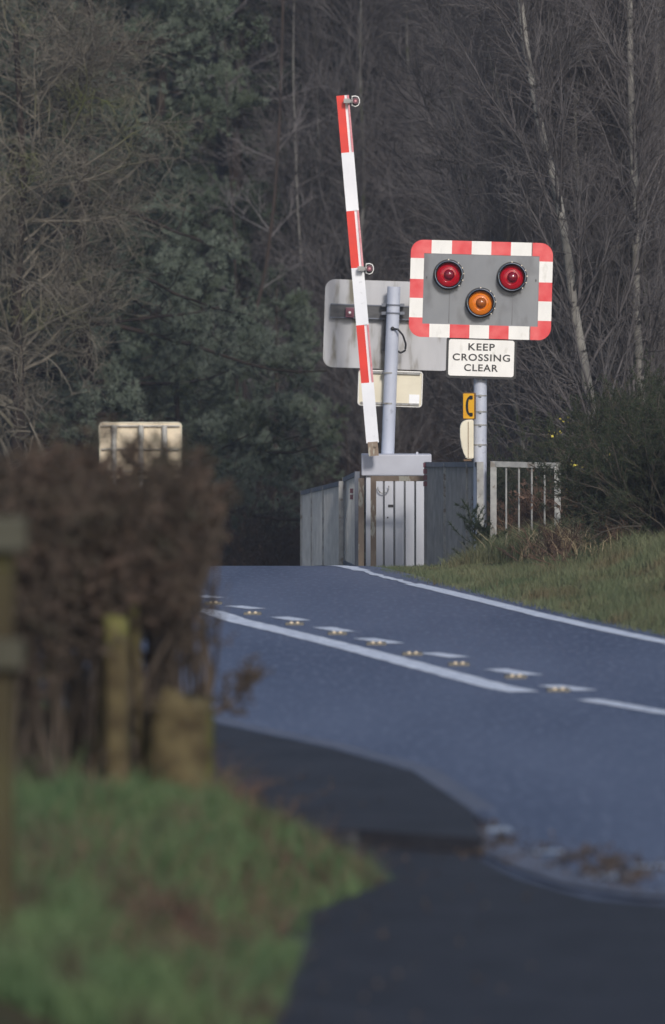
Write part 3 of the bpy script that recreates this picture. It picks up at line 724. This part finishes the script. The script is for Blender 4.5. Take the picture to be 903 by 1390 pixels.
# pines
def pine_meshes(seed, height, r0, reach, n1=60, t0=.1, lean=0, needleL=.095, tuft=24, per=5, crown_top=None, nd=6):
    rng = np.random.default_rng(seed)
    T = resample([(0, 0, 0)] + [(lean * (z / height) ** 2 + .08 * math.sin(z), .08 * math.cos(z * .8), z) for z in np.linspace(.5, height, 10)], 30)[None]
    Rr = (r0 * np.linspace(1, .25, 30))[None]
    a = Acc(); tubes(a, T, Rr, 10)
    t = np.sort(rng.uniform(t0, 1, n1)); f = t * 29; i0 = np.clip(f.astype(int), 0, 28)
    base = T[0, i0]; az = rng.uniform(0, 2 * np.pi, n1); L = reach(t) * rng.uniform(.75, 1.1, n1)
    N1 = 10; P1 = np.zeros((n1, N1, 3)); P1[:, 0] = base; d = np.stack([np.cos(az), np.sin(az), rng.uniform(-.1, .25, n1)], 1)
    for k in range(1, N1):
        d = unit(d + .09 * rng.normal(size=(n1, 3)) + np.array([0, 0, -.05 if k < 6 else .10])); P1[:, k] = P1[:, k - 1] + d * (L / (N1 - 1))[:, None]
    R1 = (.035 * (L / 3))[:, None] * np.linspace(1, .25, N1)[None]
    tubes(a, P1, R1, 5)
    P2, R2 = grow(rng, P1, R1, nd + 4, .25, 1, .75, 48, .05, .15, 6, rk=.5, rmin=.006, taper=.5); tubes(a, P2, R2, 3)
    P3, R3 = grow(rng, P2, R2, nd, .2, 1, .30, 42, .12, .15, 4, rk=.6, rmin=.004); 
    tm = a.mesh('trunk'); tm.polygons.foreach_set('use_smooth', [True] * len(tm.polygons))
    c = Acc()
    p, dd = along(rng, P3, per, .1); dd = unit(dd + np.array([0, 0, .7]))
    needles(c, rng, p, dd, tuft, needleL, .012, .6)
    tips = P3[:, -1]; td = unit(P3[:, -1] - P3[:, -2] + np.array([0, 0, .05])); needles(c, rng, tips, td, tuft, needleL, .012, .5)
    return tm, c.mesh('foliage')
PV = [pine_meshes(301, 11, .13, lambda t: 3.9 * (1 - t) ** .75 + .3, n1=96, t0=.04),
      pine_meshes(302, 14, .14, lambda t: 2.6 * (1 - .6 * t), n1=80, t0=.12, lean=.5),
      pine_meshes(303, 9, .10, lambda t: 2.6 * (1 - t) ** .7 + .3, n1=70, t0=.05)]
pin = [ # variant, px of trunk, distance, rotation, scale, label, material
 (0, 115, 73.0, .3, 1.05, 'broad blue-green pine with tiered boughs, behind the bare twiggy tree at left'),
 (2, 235, 76.5, 2.0, .62, 'small blue-green pine whose low boughs spread just left of the guard railings'),
 (2, 375, 80.0, 4.0, .50, 'low young pine directly left of the guard railings, below the leaning red trunk'),
 (1, 318, 86.0, 1.0, 1.0, 'tall dark pine behind the tip of the broad blue-green pine'),
 (1, 440, 90.0, 2.2, 1.05, 'tall hazy pine standing behind the raised barrier arm'),
 (1, 210, 86.0, 5.0, 1.05, 'tall dark pine rising over the bare twiggy tree at upper left'),
 (1, 540, 95.0, 3.3, 1.1, 'hazy pine high behind the gap between barrier and signal board'),
 (1, 20, 88.0, 4.3, 1.1, 'dark pine in the upper left corner of the wood'),
 (1, 120, 92.0, 3.0, 1.1, 'dark pine at the top left seen between bare twigs'),
 (0, -40, 84.0, 2.1, 1.0, 'dark conifer at the left edge behind the bare twiggy tree'),
 (0, 300, 97.0, 1.2, 1.15, 'far dark conifer filling the gap behind the tall dark pine'),
 (0, 450, 99.0, 2.9, 1.0, 'far dark conifer low behind the weathered signal board'),
]
for v, pxx, D, rz, sc, lab in pin:
    x = (pxx - 451.5) / F * D
    put_tree('pine_tree', PV[v], (M['pine_bark'], M['needles'] if v != 1 else M['needles2']), (x, D, float(gz(x, D)) - .1), lab, group='pines of the dark wood', parts=('trunk', 'foliage'), rz=rz, sc=sc)

# bare twiggy tree at left
rng = np.random.default_rng(11)
D = 69.0; bx = (10 - 451.5) / F * D; bz = float(gz(bx, D)) - .1
T = resample([(0, 0, 0), (.05, 0, 1.2), (.15, 0, 2.5), (.1, .1, 4), (.2, 0, 5.5), (.1, 0, 7.4)], 20)[None]; Rr = (.11 * np.linspace(1, .3, 20))[None]
a = Acc(); tubes(a, T, Rr, 10); tm = a.mesh('trunk')
a = Acc()
P1, R1 = grow(rng, T, Rr, 72, .2, .98, 1.9, 65, .05, .12, 10, rk=.35, rmin=.011, taper=.25, curl=.12)
PR = lambda Q: ~((Q[:, :, 0].max(1) + bx > -3.3) & (Q[:, :, 2].min(1) + bz < 1.22))
k_ = PR(P1); P1, R1 = P1[k_], R1[k_]; tubes(a, P1, R1, 5)
P2, R2 = grow(rng, P1, R1, 9, .2, .98, 1.05, 48, .0, .10, 9, rk=.6, rmin=.0075, curl=.22); k_ = PR(P2); P2, R2 = P2[k_], R2[k_]; tubes(a, P2, R2, 3)
P3, R3 = grow(rng, P2, R2, 7, .1, .98, .62, 42, .04, .10, 9, rk=.6, rmin=.0052, curl=.26); k_ = PR(P3); P3, R3 = P3[k_], R3[k_]; tubes(a, P3, R3, 3)
P4, R4 = grow(rng, P3, R3, 2, .2, .98, .26, 42, .06, .12, 6, rk=.65, rmin=.004, curl=.25); k_ = PR(P4); P4, R4 = P4[k_], R4[k_]; tubes(a, P4, R4, 3)
put_tree('bare_tree', (tm, a.mesh('branches')), (M['pine_bark'], M['lichen']), (bx, D, bz), 'bare tree with a cloud of curling lichen-grey twigs at the left edge', 'tree')

# leaning reddish pine trunks in the gap
for i, (pts, D, r0, lab) in enumerate([
    ([(332, 520), (343, 440), (360, 370), (372, 280), (380, 160), (384, 20), (385, -80)], 82, .055, 'leaning reddish bare pine trunk in the gap right of the broad pine'),
    ([(413, 500), (412, 420), (410, 370), (404, 280), (398, 100), (400, -60)], 84, .030, 'thin pale stem left of the weathered signal board'),
    ([(432, 620), (431, 460), (434, 390), (440, 280), (450, 100), (452, -60)], 85, .055, 'reddish trunk half hidden behind the left edge of the weathered signal board'),
    ([(322, 560), (321, 470), (318, 300), (310, 200), (306, 60), (300, -60)], 84, .035, 'dark upright trunk at the edge of the broad pine crown')]):
    b_, lp = pxtrunk(pts, D)
    ms = birch_meshes(200 + i, lp, r0 * .8, nb=14, len1=1.1, dens=(5, 5), t0=.3, ang=60, up1=0)
    put_tree('pine_tree' if i != 1 else 'birch_tree', ms, (M['pine_bark'] if i != 1 else M['birch'], M['twig']), b_, lab, group='bare stems in the gap of the wood')

# understorey scrub behind the crossing (a mass nobody could count)
rng = np.random.default_rng(21)
def scrub(name, pts, h, mt, nb=7, spread=28, lvl=(5, 5), rmin=.005, N=6, kind='stuff', leafm=None, seed=0):
    pts = np.array(pts); n = len(pts); r = np.random.default_rng(500 + seed)
    P0 = np.zeros((n * nb, N, 3)); b = np.repeat(pts, nb, 0) + np.r_['-1', r.normal(0, .06, (n * nb, 2)), np.zeros((n * nb, 1))]
    P0[:, 0] = b; d = unit(np.stack([r.normal(0, R(spread), n * nb), r.normal(0, R(spread), n * nb), np.ones(n * nb)], 1)); L = h * r.uniform(.5, 1.15, n * nb)
    for k in range(1, N): d = unit(d + .16 * r.normal(size=d.shape)); P0[:, k] = P0[:, k - 1] + d * (L / (N - 1))[:, None]
    R0 = np.full((n * nb, 1), max(rmin * 2, .006)) * np.linspace(1, .4, N)[None]
    a = Acc(); tubes(a, P0, R0, 4)
    P1, R1 = grow(r, P0, R0, lvl[0], .15, .98, h * .42, 42, .06, .2, 5, rk=.7, rmin=rmin); tubes(a, P1, R1, 3)
    if lvl[1]: P2, R2 = grow(r, P1, R1, lvl[1], .1, .98, h * .2, 42, .03, .25, 4, rk=.7, rmin=rmin * .8); tubes(a, P2, R2, 3)
    else: P2 = P1
    return a, P1, P2
def sc_pts(n, x0, x1, y0, y1, avoid=True):
    out = []
    while len(out) < n:
        x = rng.uniform(x0, x1); y = rng.uniform(y0, y1)
        if avoid and xK(y) - .5 < x < xR(y) + .5: continue
        out.append((x, y, float(gz(x, y)) - .05))
    return out
a, P1, P2 = scrub('u', sc_pts(230, -7, 7, 79, 97), 2.6, None, nb=5, lvl=(6, 6), seed=1)
o = link('undergrowth', a.mesh('undergrowth'), M['darkbrown']); tag(o, 'brown tangle of undergrowth filling the wood floor behind the crossing', 'undergrowth', kind='stuff')
# dark far woodland mass on the hillside
a = Acc(); n = 2600
px_ = rng.uniform(-14, 16, n); py_ = rng.uniform(100, 120, n); pz_ = gz(px_, py_) + rng.uniform(0, 11, n)
p = np.stack([px_, py_, pz_], 1); d = unit(rng.normal(size=(n, 3)) + np.array([0, 0, 1.2])); L = rng.uniform(1.5, 4, n)
Q = np.zeros((n, 6, 3)); Q[:, 0] = p
for k in range(1, 6): d = unit(d + .15 * rng.normal(size=d.shape)); Q[:, k] = Q[:, k - 1] + d * (L / 5)[:, None]
tubes(a, Q, np.full((n, 1), .014) * np.linspace(1, .4, 6)[None], 3)
Q2, R2 = grow(rng, Q, np.full((n, 6), .01), 10, .1, .98, 1.1, 42, .05, .2, 5, rk=.6, rmin=.006); tubes(a, Q2, R2, 3)
p, dd = along(rng, Q2[::2], 2); leaves(a, rng, p, .10)
tag(link('far_wood', a.mesh('far_wood'), M['twig']), 'dim far mass of bare woodland closing off the background', 'woodland', kind='stuff')
hill = None

# gorse bushes, right
def gorse(seed, c, rx, ry, h, n, label, flowers=True):
    r = np.random.default_rng(seed); t = treething('gorse_bush', (c[0], c[1], float(gz(*c))), label, 'bush', 'gorse bushes right of the crossing')
    pts = np.stack([r.normal(0, rx * .26, n), r.normal(0, ry * .26, n), np.zeros(n)], 1)
    P0 = np.zeros((n, 7, 3)); P0[:, 0] = pts; d = unit(np.stack([pts[:, 0] * .9 / rx + r.normal(0, .3, n), pts[:, 1] * .9 / ry + r.normal(0, .3, n), np.ones(n)], 1)); L = h * r.uniform(.55, 1.1, n)
    for k in range(1, 7): d = unit(d + .14 * r.normal(size=d.shape)); P0[:, k] = P0[:, k - 1] + d * (L / 6)[:, None]
    R0 = np.full((n, 1), .009) * np.linspace(1, .4, 7)[None]; a = Acc(); tubes(a, P0, R0, 4)
    P1, R1 = grow(r, P0, R0, 8, .15, .98, h * .38, 42, .1, .16, 5, rk=.7, rmin=.003); tubes(a, P1, R1, 3)
    P2, R2 = grow(r, P1, R1, 4, .2, .98, h * .15, 40, .12, .15, 4, rk=.7, rmin=.0025); tubes(a, P2, R2, 3)
    o = link('stems', a.mesh('stems'), M['gorse_stem'], t)
    a = Acc(); p, dd = along(r, P2, 6, .05); needles(a, r, p, dd, 6, .032, .0045, .9); p, dd = along(r, P1, 8, .3); needles(a, r, p, dd, 6, .035, .0045, .9)
    link('foliage', a.mesh('foliage'), M['gorse'], t)
    if flowers:
        a = Acc(); tips = P2[r.integers(0, len(P2), 14)][:, -1]
        for q in tips: leaves(a, r, q + r.normal(0, .018, (6, 3)), .022, .9)
        link('blossom', a.mesh('blossom'), M['yellow'], t)
    return t
def gc(px_, D): return ((px_ - 451.5) / F * D, D)
gorse(1, gc(872, 47.5), .5, .5, 1.08, 110, 'dark gorse bush with yellow blossoms, nearest the open railing')
gorse(2, gc(925, 46.0), .5, .6, 1.15, 110, 'dark gorse bush cut by the right edge of the photo')
gorse(3, gc(905, 50.5), .6, .6, 1.40, 110, 'taller dark gorse bush behind, against the birch trunks')
gorse(4, gc(830, 53.5), .4, .5, 1.15, 80, 'dark gorse bush behind the right end of the open railing', False)
gorse(5, gc(722, 57.0), .5, .5, 1.15, 60, 'low dark gorse bush behind the open railing, right of the grey post', False)
# spruce-like sprigs in front of the railings
def sprig(c, h, label, seed):
    r = np.random.default_rng(seed); t = treething('sapling', (c[0], c[1], float(gz(*c)) - .02), label, 'sapling', 'dark saplings by the railings')
    T = resample([(0, 0, 0), (.02, 0, h * .5), (-.02, 0, h)], 12)[None]; Rr = np.full((1, 12), .008) * np.linspace(1, .4, 12)
    a = Acc(); tubes(a, T, Rr, 5); link('stem', a.mesh('stem'), M['darkbark'], t)
    P1, R1 = grow(r, T, Rr, 26, .1, 1, .26, 55, .08, .1, 5, rk=.6, rmin=.003, taper=.5); a = Acc(); tubes(a, P1, R1, 3)
    p, dd = along(r, P1, 22, .1); needles(a, r, p, dd, 4, .045, .005, .7); link('foliage', a.mesh('foliage'), M['gorse'], t)
sprig(xy(640, 50.1), .52, 'dark sapling with short needles in front of the end-on railing', 3)
sprig(xy(661, 49.9), .30, 'dark low sapling at the foot of the signal post', 4)

# grass
def blades(acc, r, x, y, h, w, lean=.35):
    n = len(x); z = gz(x, y) - .01; b = np.stack([x, y, z], 1)
    az = r.uniform(0, 2 * np.pi, n); s = np.stack([np.cos(az), np.sin(az), 0 * az], 1) * (w * .5)[:, None]
    ld = unit(r.normal(size=(n, 3)) * np.array([1, 1, 0])); hh = h[:, None]
    m_ = b + ld * hh * lean * .3 * r.uniform(0, 1.5, (n, 1)) + np.array([0, 0, 1]) * hh * .55
    t_ = m_ + ld * hh * lean * r.uniform(.2, 1.8, (n, 1)) + np.array([0, 0, 1]) * hh * .42
    V = np.stack([b - s, b + s, m_ + s * .7, m_ - s * .7, t_], 1).reshape(-1, 3); i = np.arange(n)[:, None] * 5
    acc.add(V, [i + np.array([[0, 1, 2, 3]]), i + np.array([[3, 2, 4]])])
r = np.random.default_rng(77)
n = 120000; y = r.uniform(33, 52, n); off = r.beta(1.1, 1.6, n) * 5.0; x = xR(y) + .13 + off + r.normal(0, .03, n)
tuf = .5 + .5 * hash2(x * 3.1, y * 2.3); h = (.05 + .10 * tuf * r.uniform(.4, 1.3, n)) * (1 + 1.3 * sm(.9, 2.4, off)) * (1 - .65 * sm(45, 49.5, y) * (1 - sm(1.0, 1.9, off)))
keep = (y < 50.0) | (x > 1.3); x, y, off, h = x[keep], y[keep], off[keep], h[keep]
a = Acc(); blades(a, r, x, y, h, np.full(len(x), .006))
n = 5000; x2 = r.uniform(.95, 2.6, n); y2 = r.uniform(49.0, 50.3, n); k2 = x2 > .95 + .3 * r.uniform(0, 1, n); x2, y2 = x2[k2], y2[k2]
blades(a, r, x2, y2, .10 + .20 * r.uniform(0, 1, len(x2)) * sm(.9, 1.5, x2), np.full(len(x2), .006), .5)
tag(link('verge_grass', a.mesh('verge_grass'), M['grass']), 'rough green and straw grass on the verge right of the road', 'grass', kind='stuff')
n = 5200; y = r.uniform(36, 51, n); off = 1.0 + r.gamma(2.2, .5, n); x = xR(y) + .2 + off
k = hash2(x * 2.0, y * 1.1) > .3; x, y, off = x[k], y[k], off[k]
a = Acc(); blades(a, r, x, y, .12 + .18 * r.uniform(0, 1, len(x)), np.full(len(x), .005), .6)
for cx_, cy_, nn, hh_ in ((1.98, 46.6, 70, .36), (2.2, 45.8, 50, .30), (1.75, 49.3, 50, .36), (1.95, 49.0, 30, .30), (2.1, 47.4, 50, .40), (1.5, 49.6, 30, .28)):
    blades(a, r, r.normal(cx_, .10, nn), r.normal(cy_, .2, nn), hh_ * r.uniform(.5, 1.1, nn), np.full(nn, .009), .7)
tag(link('dead_grass', a.mesh('dead_grass'), M['dead_grass']), 'bleached dead grass stalks standing in the verge', 'grass', kind='stuff')
pts = [(x, y, float(gz(x, y))) for x, y in zip(r.uniform(1.65, 2.7, 30), r.uniform(50.5, 52.2, 30))]
a, P1, P2 = scrub('b', pts, .60, None, nb=6, spread=34, lvl=(4, 3), rmin=.004, seed=5)
pp, dd = along(r, P2, 2); leaves(a, r, pp, .035)
pts = [(x, y, float(gz(x, y))) for x, y in zip(r.uniform(1.7, 2.9, 26), r.uniform(45.5, 48.5, 26))]
a2, P1, P2 = scrub('b', pts, .34, None, nb=6, spread=40, lvl=(4, 3), rmin=.0035, seed=6)
for V, Fq in zip(a2.V, []): pass
a2m = a2
tag(link('bracken', a.mesh('bracken'), M['bracken']), 'reddish brown dead bracken tangled through the open railing', 'bracken', kind='stuff')
tag(link('bracken', a2m.mesh('bracken'), M['bracken']), 'low brown bracken at the foot of the gorse bushes', 'bracken', kind='stuff')
# brown scrub left of the railings, beyond the crest
pts = [(x, y, float(gz(x, y))) for x, y in zip(r.uniform(-4.6, -.2, 90), r.uniform(71, 79, 90))]
a, P1, P2 = scrub('c', pts, 1.5, None, nb=7, spread=30, lvl=(6, 5), seed=9); pp, dd = along(r, P2[::2], 2); leaves(a, r, pp, .05)
tag(link('scrub', a.mesh('scrub'), M['darkbrown']), 'dark brown scrub beyond the crest left of the guard railings', 'undergrowth', kind='stuff')

# near grass bank at left
n = 70000; y = r.uniform(14.5, 26.5, n); x = xL(y) - r.beta(1, 1.6, n) * 2.2 + .06
h = .05 + .11 * (.5 + .5 * hash2(x * 4, y * 3)) * r.uniform(.4, 1.4, n)
h = h * (1 + .6 * (hash2(x * 9 + 3, y * 5) > .6)) * (1 - .45 * sm(19.5, 21, y))
a = Acc(); blades(a, r, x, y, h, np.full(n, .006))
x3 = r.uniform(-1.35, -.45, 2600); y3 = r.uniform(19.3, 20.6, 2600); k3 = hash2(x3 * 14, y3 * 6) > -.2; x3, y3 = x3[k3], y3[k3]; blades(a, r, x3, y3, r.uniform(.05, .15, len(x3)), np.full(len(x3), .006), .5)
tag(link('bank_grass', a.mesh('bank_grass'), M['near_grass']), 'out of focus green grass on the bank beside the footway', 'grass', kind='stuff')

n = 3600; y = r.uniform(15.5, 24, n); x = xL(y) - r.beta(1, 2.2, n) * 1.4; k = hash2(x * 5 + 1, y * 2.5) > .0; x, y = x[k], y[k]
a = Acc(); blades(a, r, x, y, r.uniform(.10, .24, len(x)), np.full(len(x), .007), .9)
tag(link('withered_weeds', a.mesh('withered_weeds'), M['bracken']), 'withered brown weeds scattered through the green bank', 'weeds', kind='stuff')

# ---------------------------------------------------------------- near hedge and timber
def hedge(seed, cx, cy, rx, h, n, label, lf=10, lvl=(7, 6), zoff=0, xmax=9.0, ztop=9.0):
    r = np.random.default_rng(seed); z0 = float(gz(cx, cy)) + zoff
    t = treething('hedge_bush', (cx, cy, z0), label, 'hedge', 'bushes of the brown hedge')
    pts = np.stack([r.uniform(-rx, rx, n), r.normal(0, .14, n), np.zeros(n)], 1)
    P0 = np.zeros((n, 8, 3)); P0[:, 0] = pts; d = unit(np.stack([r.normal(0, .22, n), r.normal(0, .25, n), np.ones(n)], 1)); L = h * r.uniform(.75, 1.02, n)
    for k in range(1, 8): d = unit(d + .15 * r.normal(size=d.shape) + np.array([0, 0, .06])); P0[:, k] = P0[:, k - 1] + d * (L / 7)[:, None]
    k_ = (P0[:, :, 0].max(1) < xmax + .02); P0 = P0[k_]; n = len(P0)
    R0 = np.full((n, 1), .013) * np.linspace(1, .4, 8)[None]; a = Acc(); tubes(a, P0, R0, 5)
    P1, R1 = grow(r, P0, R0, lvl[0], .46, .99, h * .24, 50, .06, .2, 6, rk=.6, rmin=.004)
    def inside(Q): return (Q[:, :, 0].max(1) < xmax + r.normal(0, .035, len(Q)) - .06 * np.sin(Q[:, 0, 2] * 9 + 1)) & (Q[:, :, 2].max(1) < ztop + r.normal(0, .025, len(Q)) + .04 * np.sin(Q[:, 0, 0] * 17 + seed))
    k_ = inside(P1); P1, R1 = P1[k_], R1[k_]; tubes(a, P1, R1, 3)
    P2, R2 = grow(r, P1, R1, lvl[1], .1, .98, h * .12, 45, .05, .25, 5, rk=.7, rmin=.003); k_ = inside(P2); P2, R2 = P2[k_], R2[k_]; tubes(a, P2, R2, 3)
    link('branches', a.mesh('branches'), M['hedge_twig'], t)
    a = Acc(); p, dd = along(r, P2, lf, .1); leaves(a, r, p, .028, .7); link('leaves', a.mesh('leaves'), M['hedge_leaf'], t)
    return t
def hx(px_, D): return (px_ - 451.5) / F * D
def hb_(seed, px_, D, rx, n, label, yt=598):
    cx = hx(px_, D); z0 = float(gz(cx, D)); zt = zat(yt, D) - z0
    hedge(seed, cx, D, rx, zt * 1.0, n, label, lf=9, xmax=hx(303, D) - cx, ztop=zt)
hb_(1, 10, 20.0, .20, 30, 'blurred brown hedge bush nearest the left edge, behind the rail ends', 612)
hb_(2, 95, 20.8, .15, 30, 'blurred brown hedge bush in the middle of the hedge, below the buff sign', 588)
hb_(3, 170, 21.5, .14, 32, 'blurred brown hedge bush directly above the thin mossy post', 570)
hb_(4, 236, 22.2, .13, 52, 'blurred brown hedge bush at the right end of the hedge, above the mossy stump', 606)
# low sprig sticking out to the right
def twigspray(c, label):
    r = np.random.default_rng(9); t = treething('hedge_shoot', c, label, 'twigs'); t.scale = (1.15, 1.15, 1.3)
    base_ = np.array([[0, 0, 0], [.05, 0, .02], [.11, 0, .05], [.17, -.01, .12]]); T = resample(base_, 8)[None]; Rr = np.full((1, 8), .007)
    a = Acc(); tubes(a, T, Rr, 5); P1, R1 = grow(r, T, Rr, 26, .2, 1, .12, 50, .1, .25, 5, rk=.7, rmin=.003); tubes(a, P1, R1, 3)
    P2, R2 = grow(r, P1, R1, 4, .2, 1, .05, 45, .1, .25, 4, rk=.7, rmin=.0025); tubes(a, P2, R2, 3); p, dd = along(r, P2, 3); leaves(a, r, p, .015)
    link('twigs', a.mesh('twigs'), M['hedge_twig'], t)
twigspray(P(275, 975, 22.3), 'brown shoot curling out of the hedge foot towards the road')
# stump, post, rail fence
def rough_post(name, cx, D, y_top, w, label, cat, kk=10, lean=0, mt='pale_moss', jag=.04):
    x = hx(cx, D); z0 = float(gz(x, D)) - .1; zt = zat(y_top, D); r = np.random.default_rng(int(cx))
    t = empty(name, (x, D, z0), label, cat)
    N = 14; zz = np.linspace(0, zt - z0, N); ang = np.linspace(0, 2 * np.pi, 16, endpoint=False)
    prof = 1 + .10 * np.sin(ang * 2 + 1) + .06 * np.sin(ang * 5)
    V = []; 
    for i, z in enumerate(zz):
        rr = w / 2 * (1 + .25 * math.exp(-z / .12)) * prof * (1 + .03 * r.normal(size=16))
        V.append(np.stack([lean * z + rr * np.cos(ang), rr * np.sin(ang), np.full(16, z) + (jag * r.normal(size=16) if i == N - 1 else 0)], 1))
    V = np.concatenate(V + [np.array([[lean * zz[-1], 0, zz[-1] + .01]])]); i = np.arange(N * 16).reshape(N, 16); j = np.roll(i, -1, 1)
    q = np.stack([i[:-1], j[:-1], j[1:], i[1:]], -1).reshape(-1, 4); c = np.full(16, N * 16); tri = np.stack([i[-1], j[-1], c], 1)
    me = np_mesh(name, V, [q, tri]); me.polygons.foreach_set('use_smooth', [True] * len(me.polygons)); link('trunk' if 'stump' in name else 'post_body', me, M[mt], t)
    return t
rough_post('tree_stump', 243, 20.7, 950, .23, 'thick mossy stump at the foot of the hedge beside the road', 'stump')
rough_post('fence_post', 160, 20.1, 838, .085, 'thin mossy fence post standing in the hedge', 'post', lean=-.01, jag=.01)
for cx_, D_, yt_, ln_, lb_ in ((122, 20.4, 850, .10, 'thin pale stem in the hedge foot just left of the mossy post'), (66, 20.2, 830, .03, 'thin mossy stem in the hedge foot beside the timber rails'), (196, 20.8, 815, -.05, 'thin mossy stem between the mossy post and the stump')):
    rough_post('sapling', cx_, D_, yt_, .030, lb_, 'stem', lean=ln_, jag=.0)  # bare stems of the hedge itself, stood as separate objects
# stile / fence end at the left edge
D = 15.5; fx = hx(8, D); fz = float(gz(fx, D))
ft = empty('rail_fence', (fx, D, fz - .1), 'mossy timber fence end with two grey rails at the left edge', 'fence')
def fl(v): return Vector(v) - ft.location
za, zb_ = zat(705, D), fz - .15
MB().box(fl((hx(4, D), D, (za + zb_) / 2)), (.062, .09, za - zb_), bev=.006).build('post', M['mossy'], ft)
for y0, y1, x1 in ((700, 746, 36), (866, 906, 33)):
    b = MB(); x0 = -2.2; xe = hx(x1, D - .07)
    b.box(fl(((x0 + xe) / 2, D - .07, (zat(y0, D) + zat(y1, D)) / 2)), (xe - x0, .045, zat(y0, D) - zat(y1, D)), bev=.006); b.build('rail', M['mossrail'] if 'mossrail' in M else M['mossy'], ft)

# leaf litter and puddles by the dropped kerb
a = Acc(); n = 2600; r = np.random.default_rng(31)
tt = r.uniform(0, 1, n); pxs = 575 + 320 * tt; pys = 1120 + 78 * tt ** .8 + r.normal(-4, 13, n); 
cl = np.sin(pxs * .031 + 1) + np.sin(pxs * .083 + pys * .21) + .8 * r.normal(size=n); kk = cl > .35; pxs, pys = pxs[kk], pys[kk]
q = np.array([tuple(G(u, v, .01)) for u, v in zip(pxs, pys)]); q[:, 2] += r.uniform(0, .02, len(q))
leaves(a, r, q, .024, .7)
n = 260; yy = r.uniform(16, 27, n); xx = xL(yy) + np.abs(r.normal(0, .35, n)) - .03; k = (xx < .5) | (yy < 20)
leaves(a, r, np.stack([xx, yy, np.where(yy > 22.5, .08, .015)], 1)[k] + r.uniform(0, .015, (k.sum(), 3)), .022, .7)
tag(link('leaf_litter', a.mesh('leaf_litter'), M['leaf']), 'brown fallen leaves washed along the dropped kerb', 'leaves', kind='stuff')
for (u, v, w_, h_) in ((665, 1128, 70, 8), (600, 1122, 40, 7), (840, 1190, 90, 9), (890, 1178, 60, 5), (740, 1158, 60, 5)):
    c = MB(); vs = [c.bm.verts.new((*gp(u + w_ * .5 * math.cos(t) * (1 + .2 * math.sin(3 * t + u)), v + h_ * .5 * math.sin(t) * (1 + .2 * math.cos(2 * t))), .006)) for t in np.linspace(0, 2 * math.pi, 26, endpoint=False)]
    f = c.bm.faces.new(vs); c.build('puddle', M['water'])
for o in list(bpy.data.objects):
    if o.name.startswith('puddle'): o['kind'] = 'structure'

# ---------------------------------------------------------------- haze
hz = MB().box((0, 95, 14), (310, 280, 36)).build('haze', bpy.data.materials.new('haze'))
m = hz.active_material; m.use_nodes = True; N = m.node_tree.nodes; N.remove(N['Principled BSDF'])
pv = N.new('ShaderNodeVolumePrincipled'); pv.inputs['Color'].default_value = (.80, .86, 1, 1); pv.inputs['Density'].default_value = .0009; pv.inputs['Anisotropy'].default_value = .2
m.node_tree.links.new(pv.outputs[0], N['Material Output'].inputs['Volume'])
hz['kind'] = 'stuff'; hz['label'] = 'thin pale winter haze in the air between the trees'; hz['category'] = 'haze'
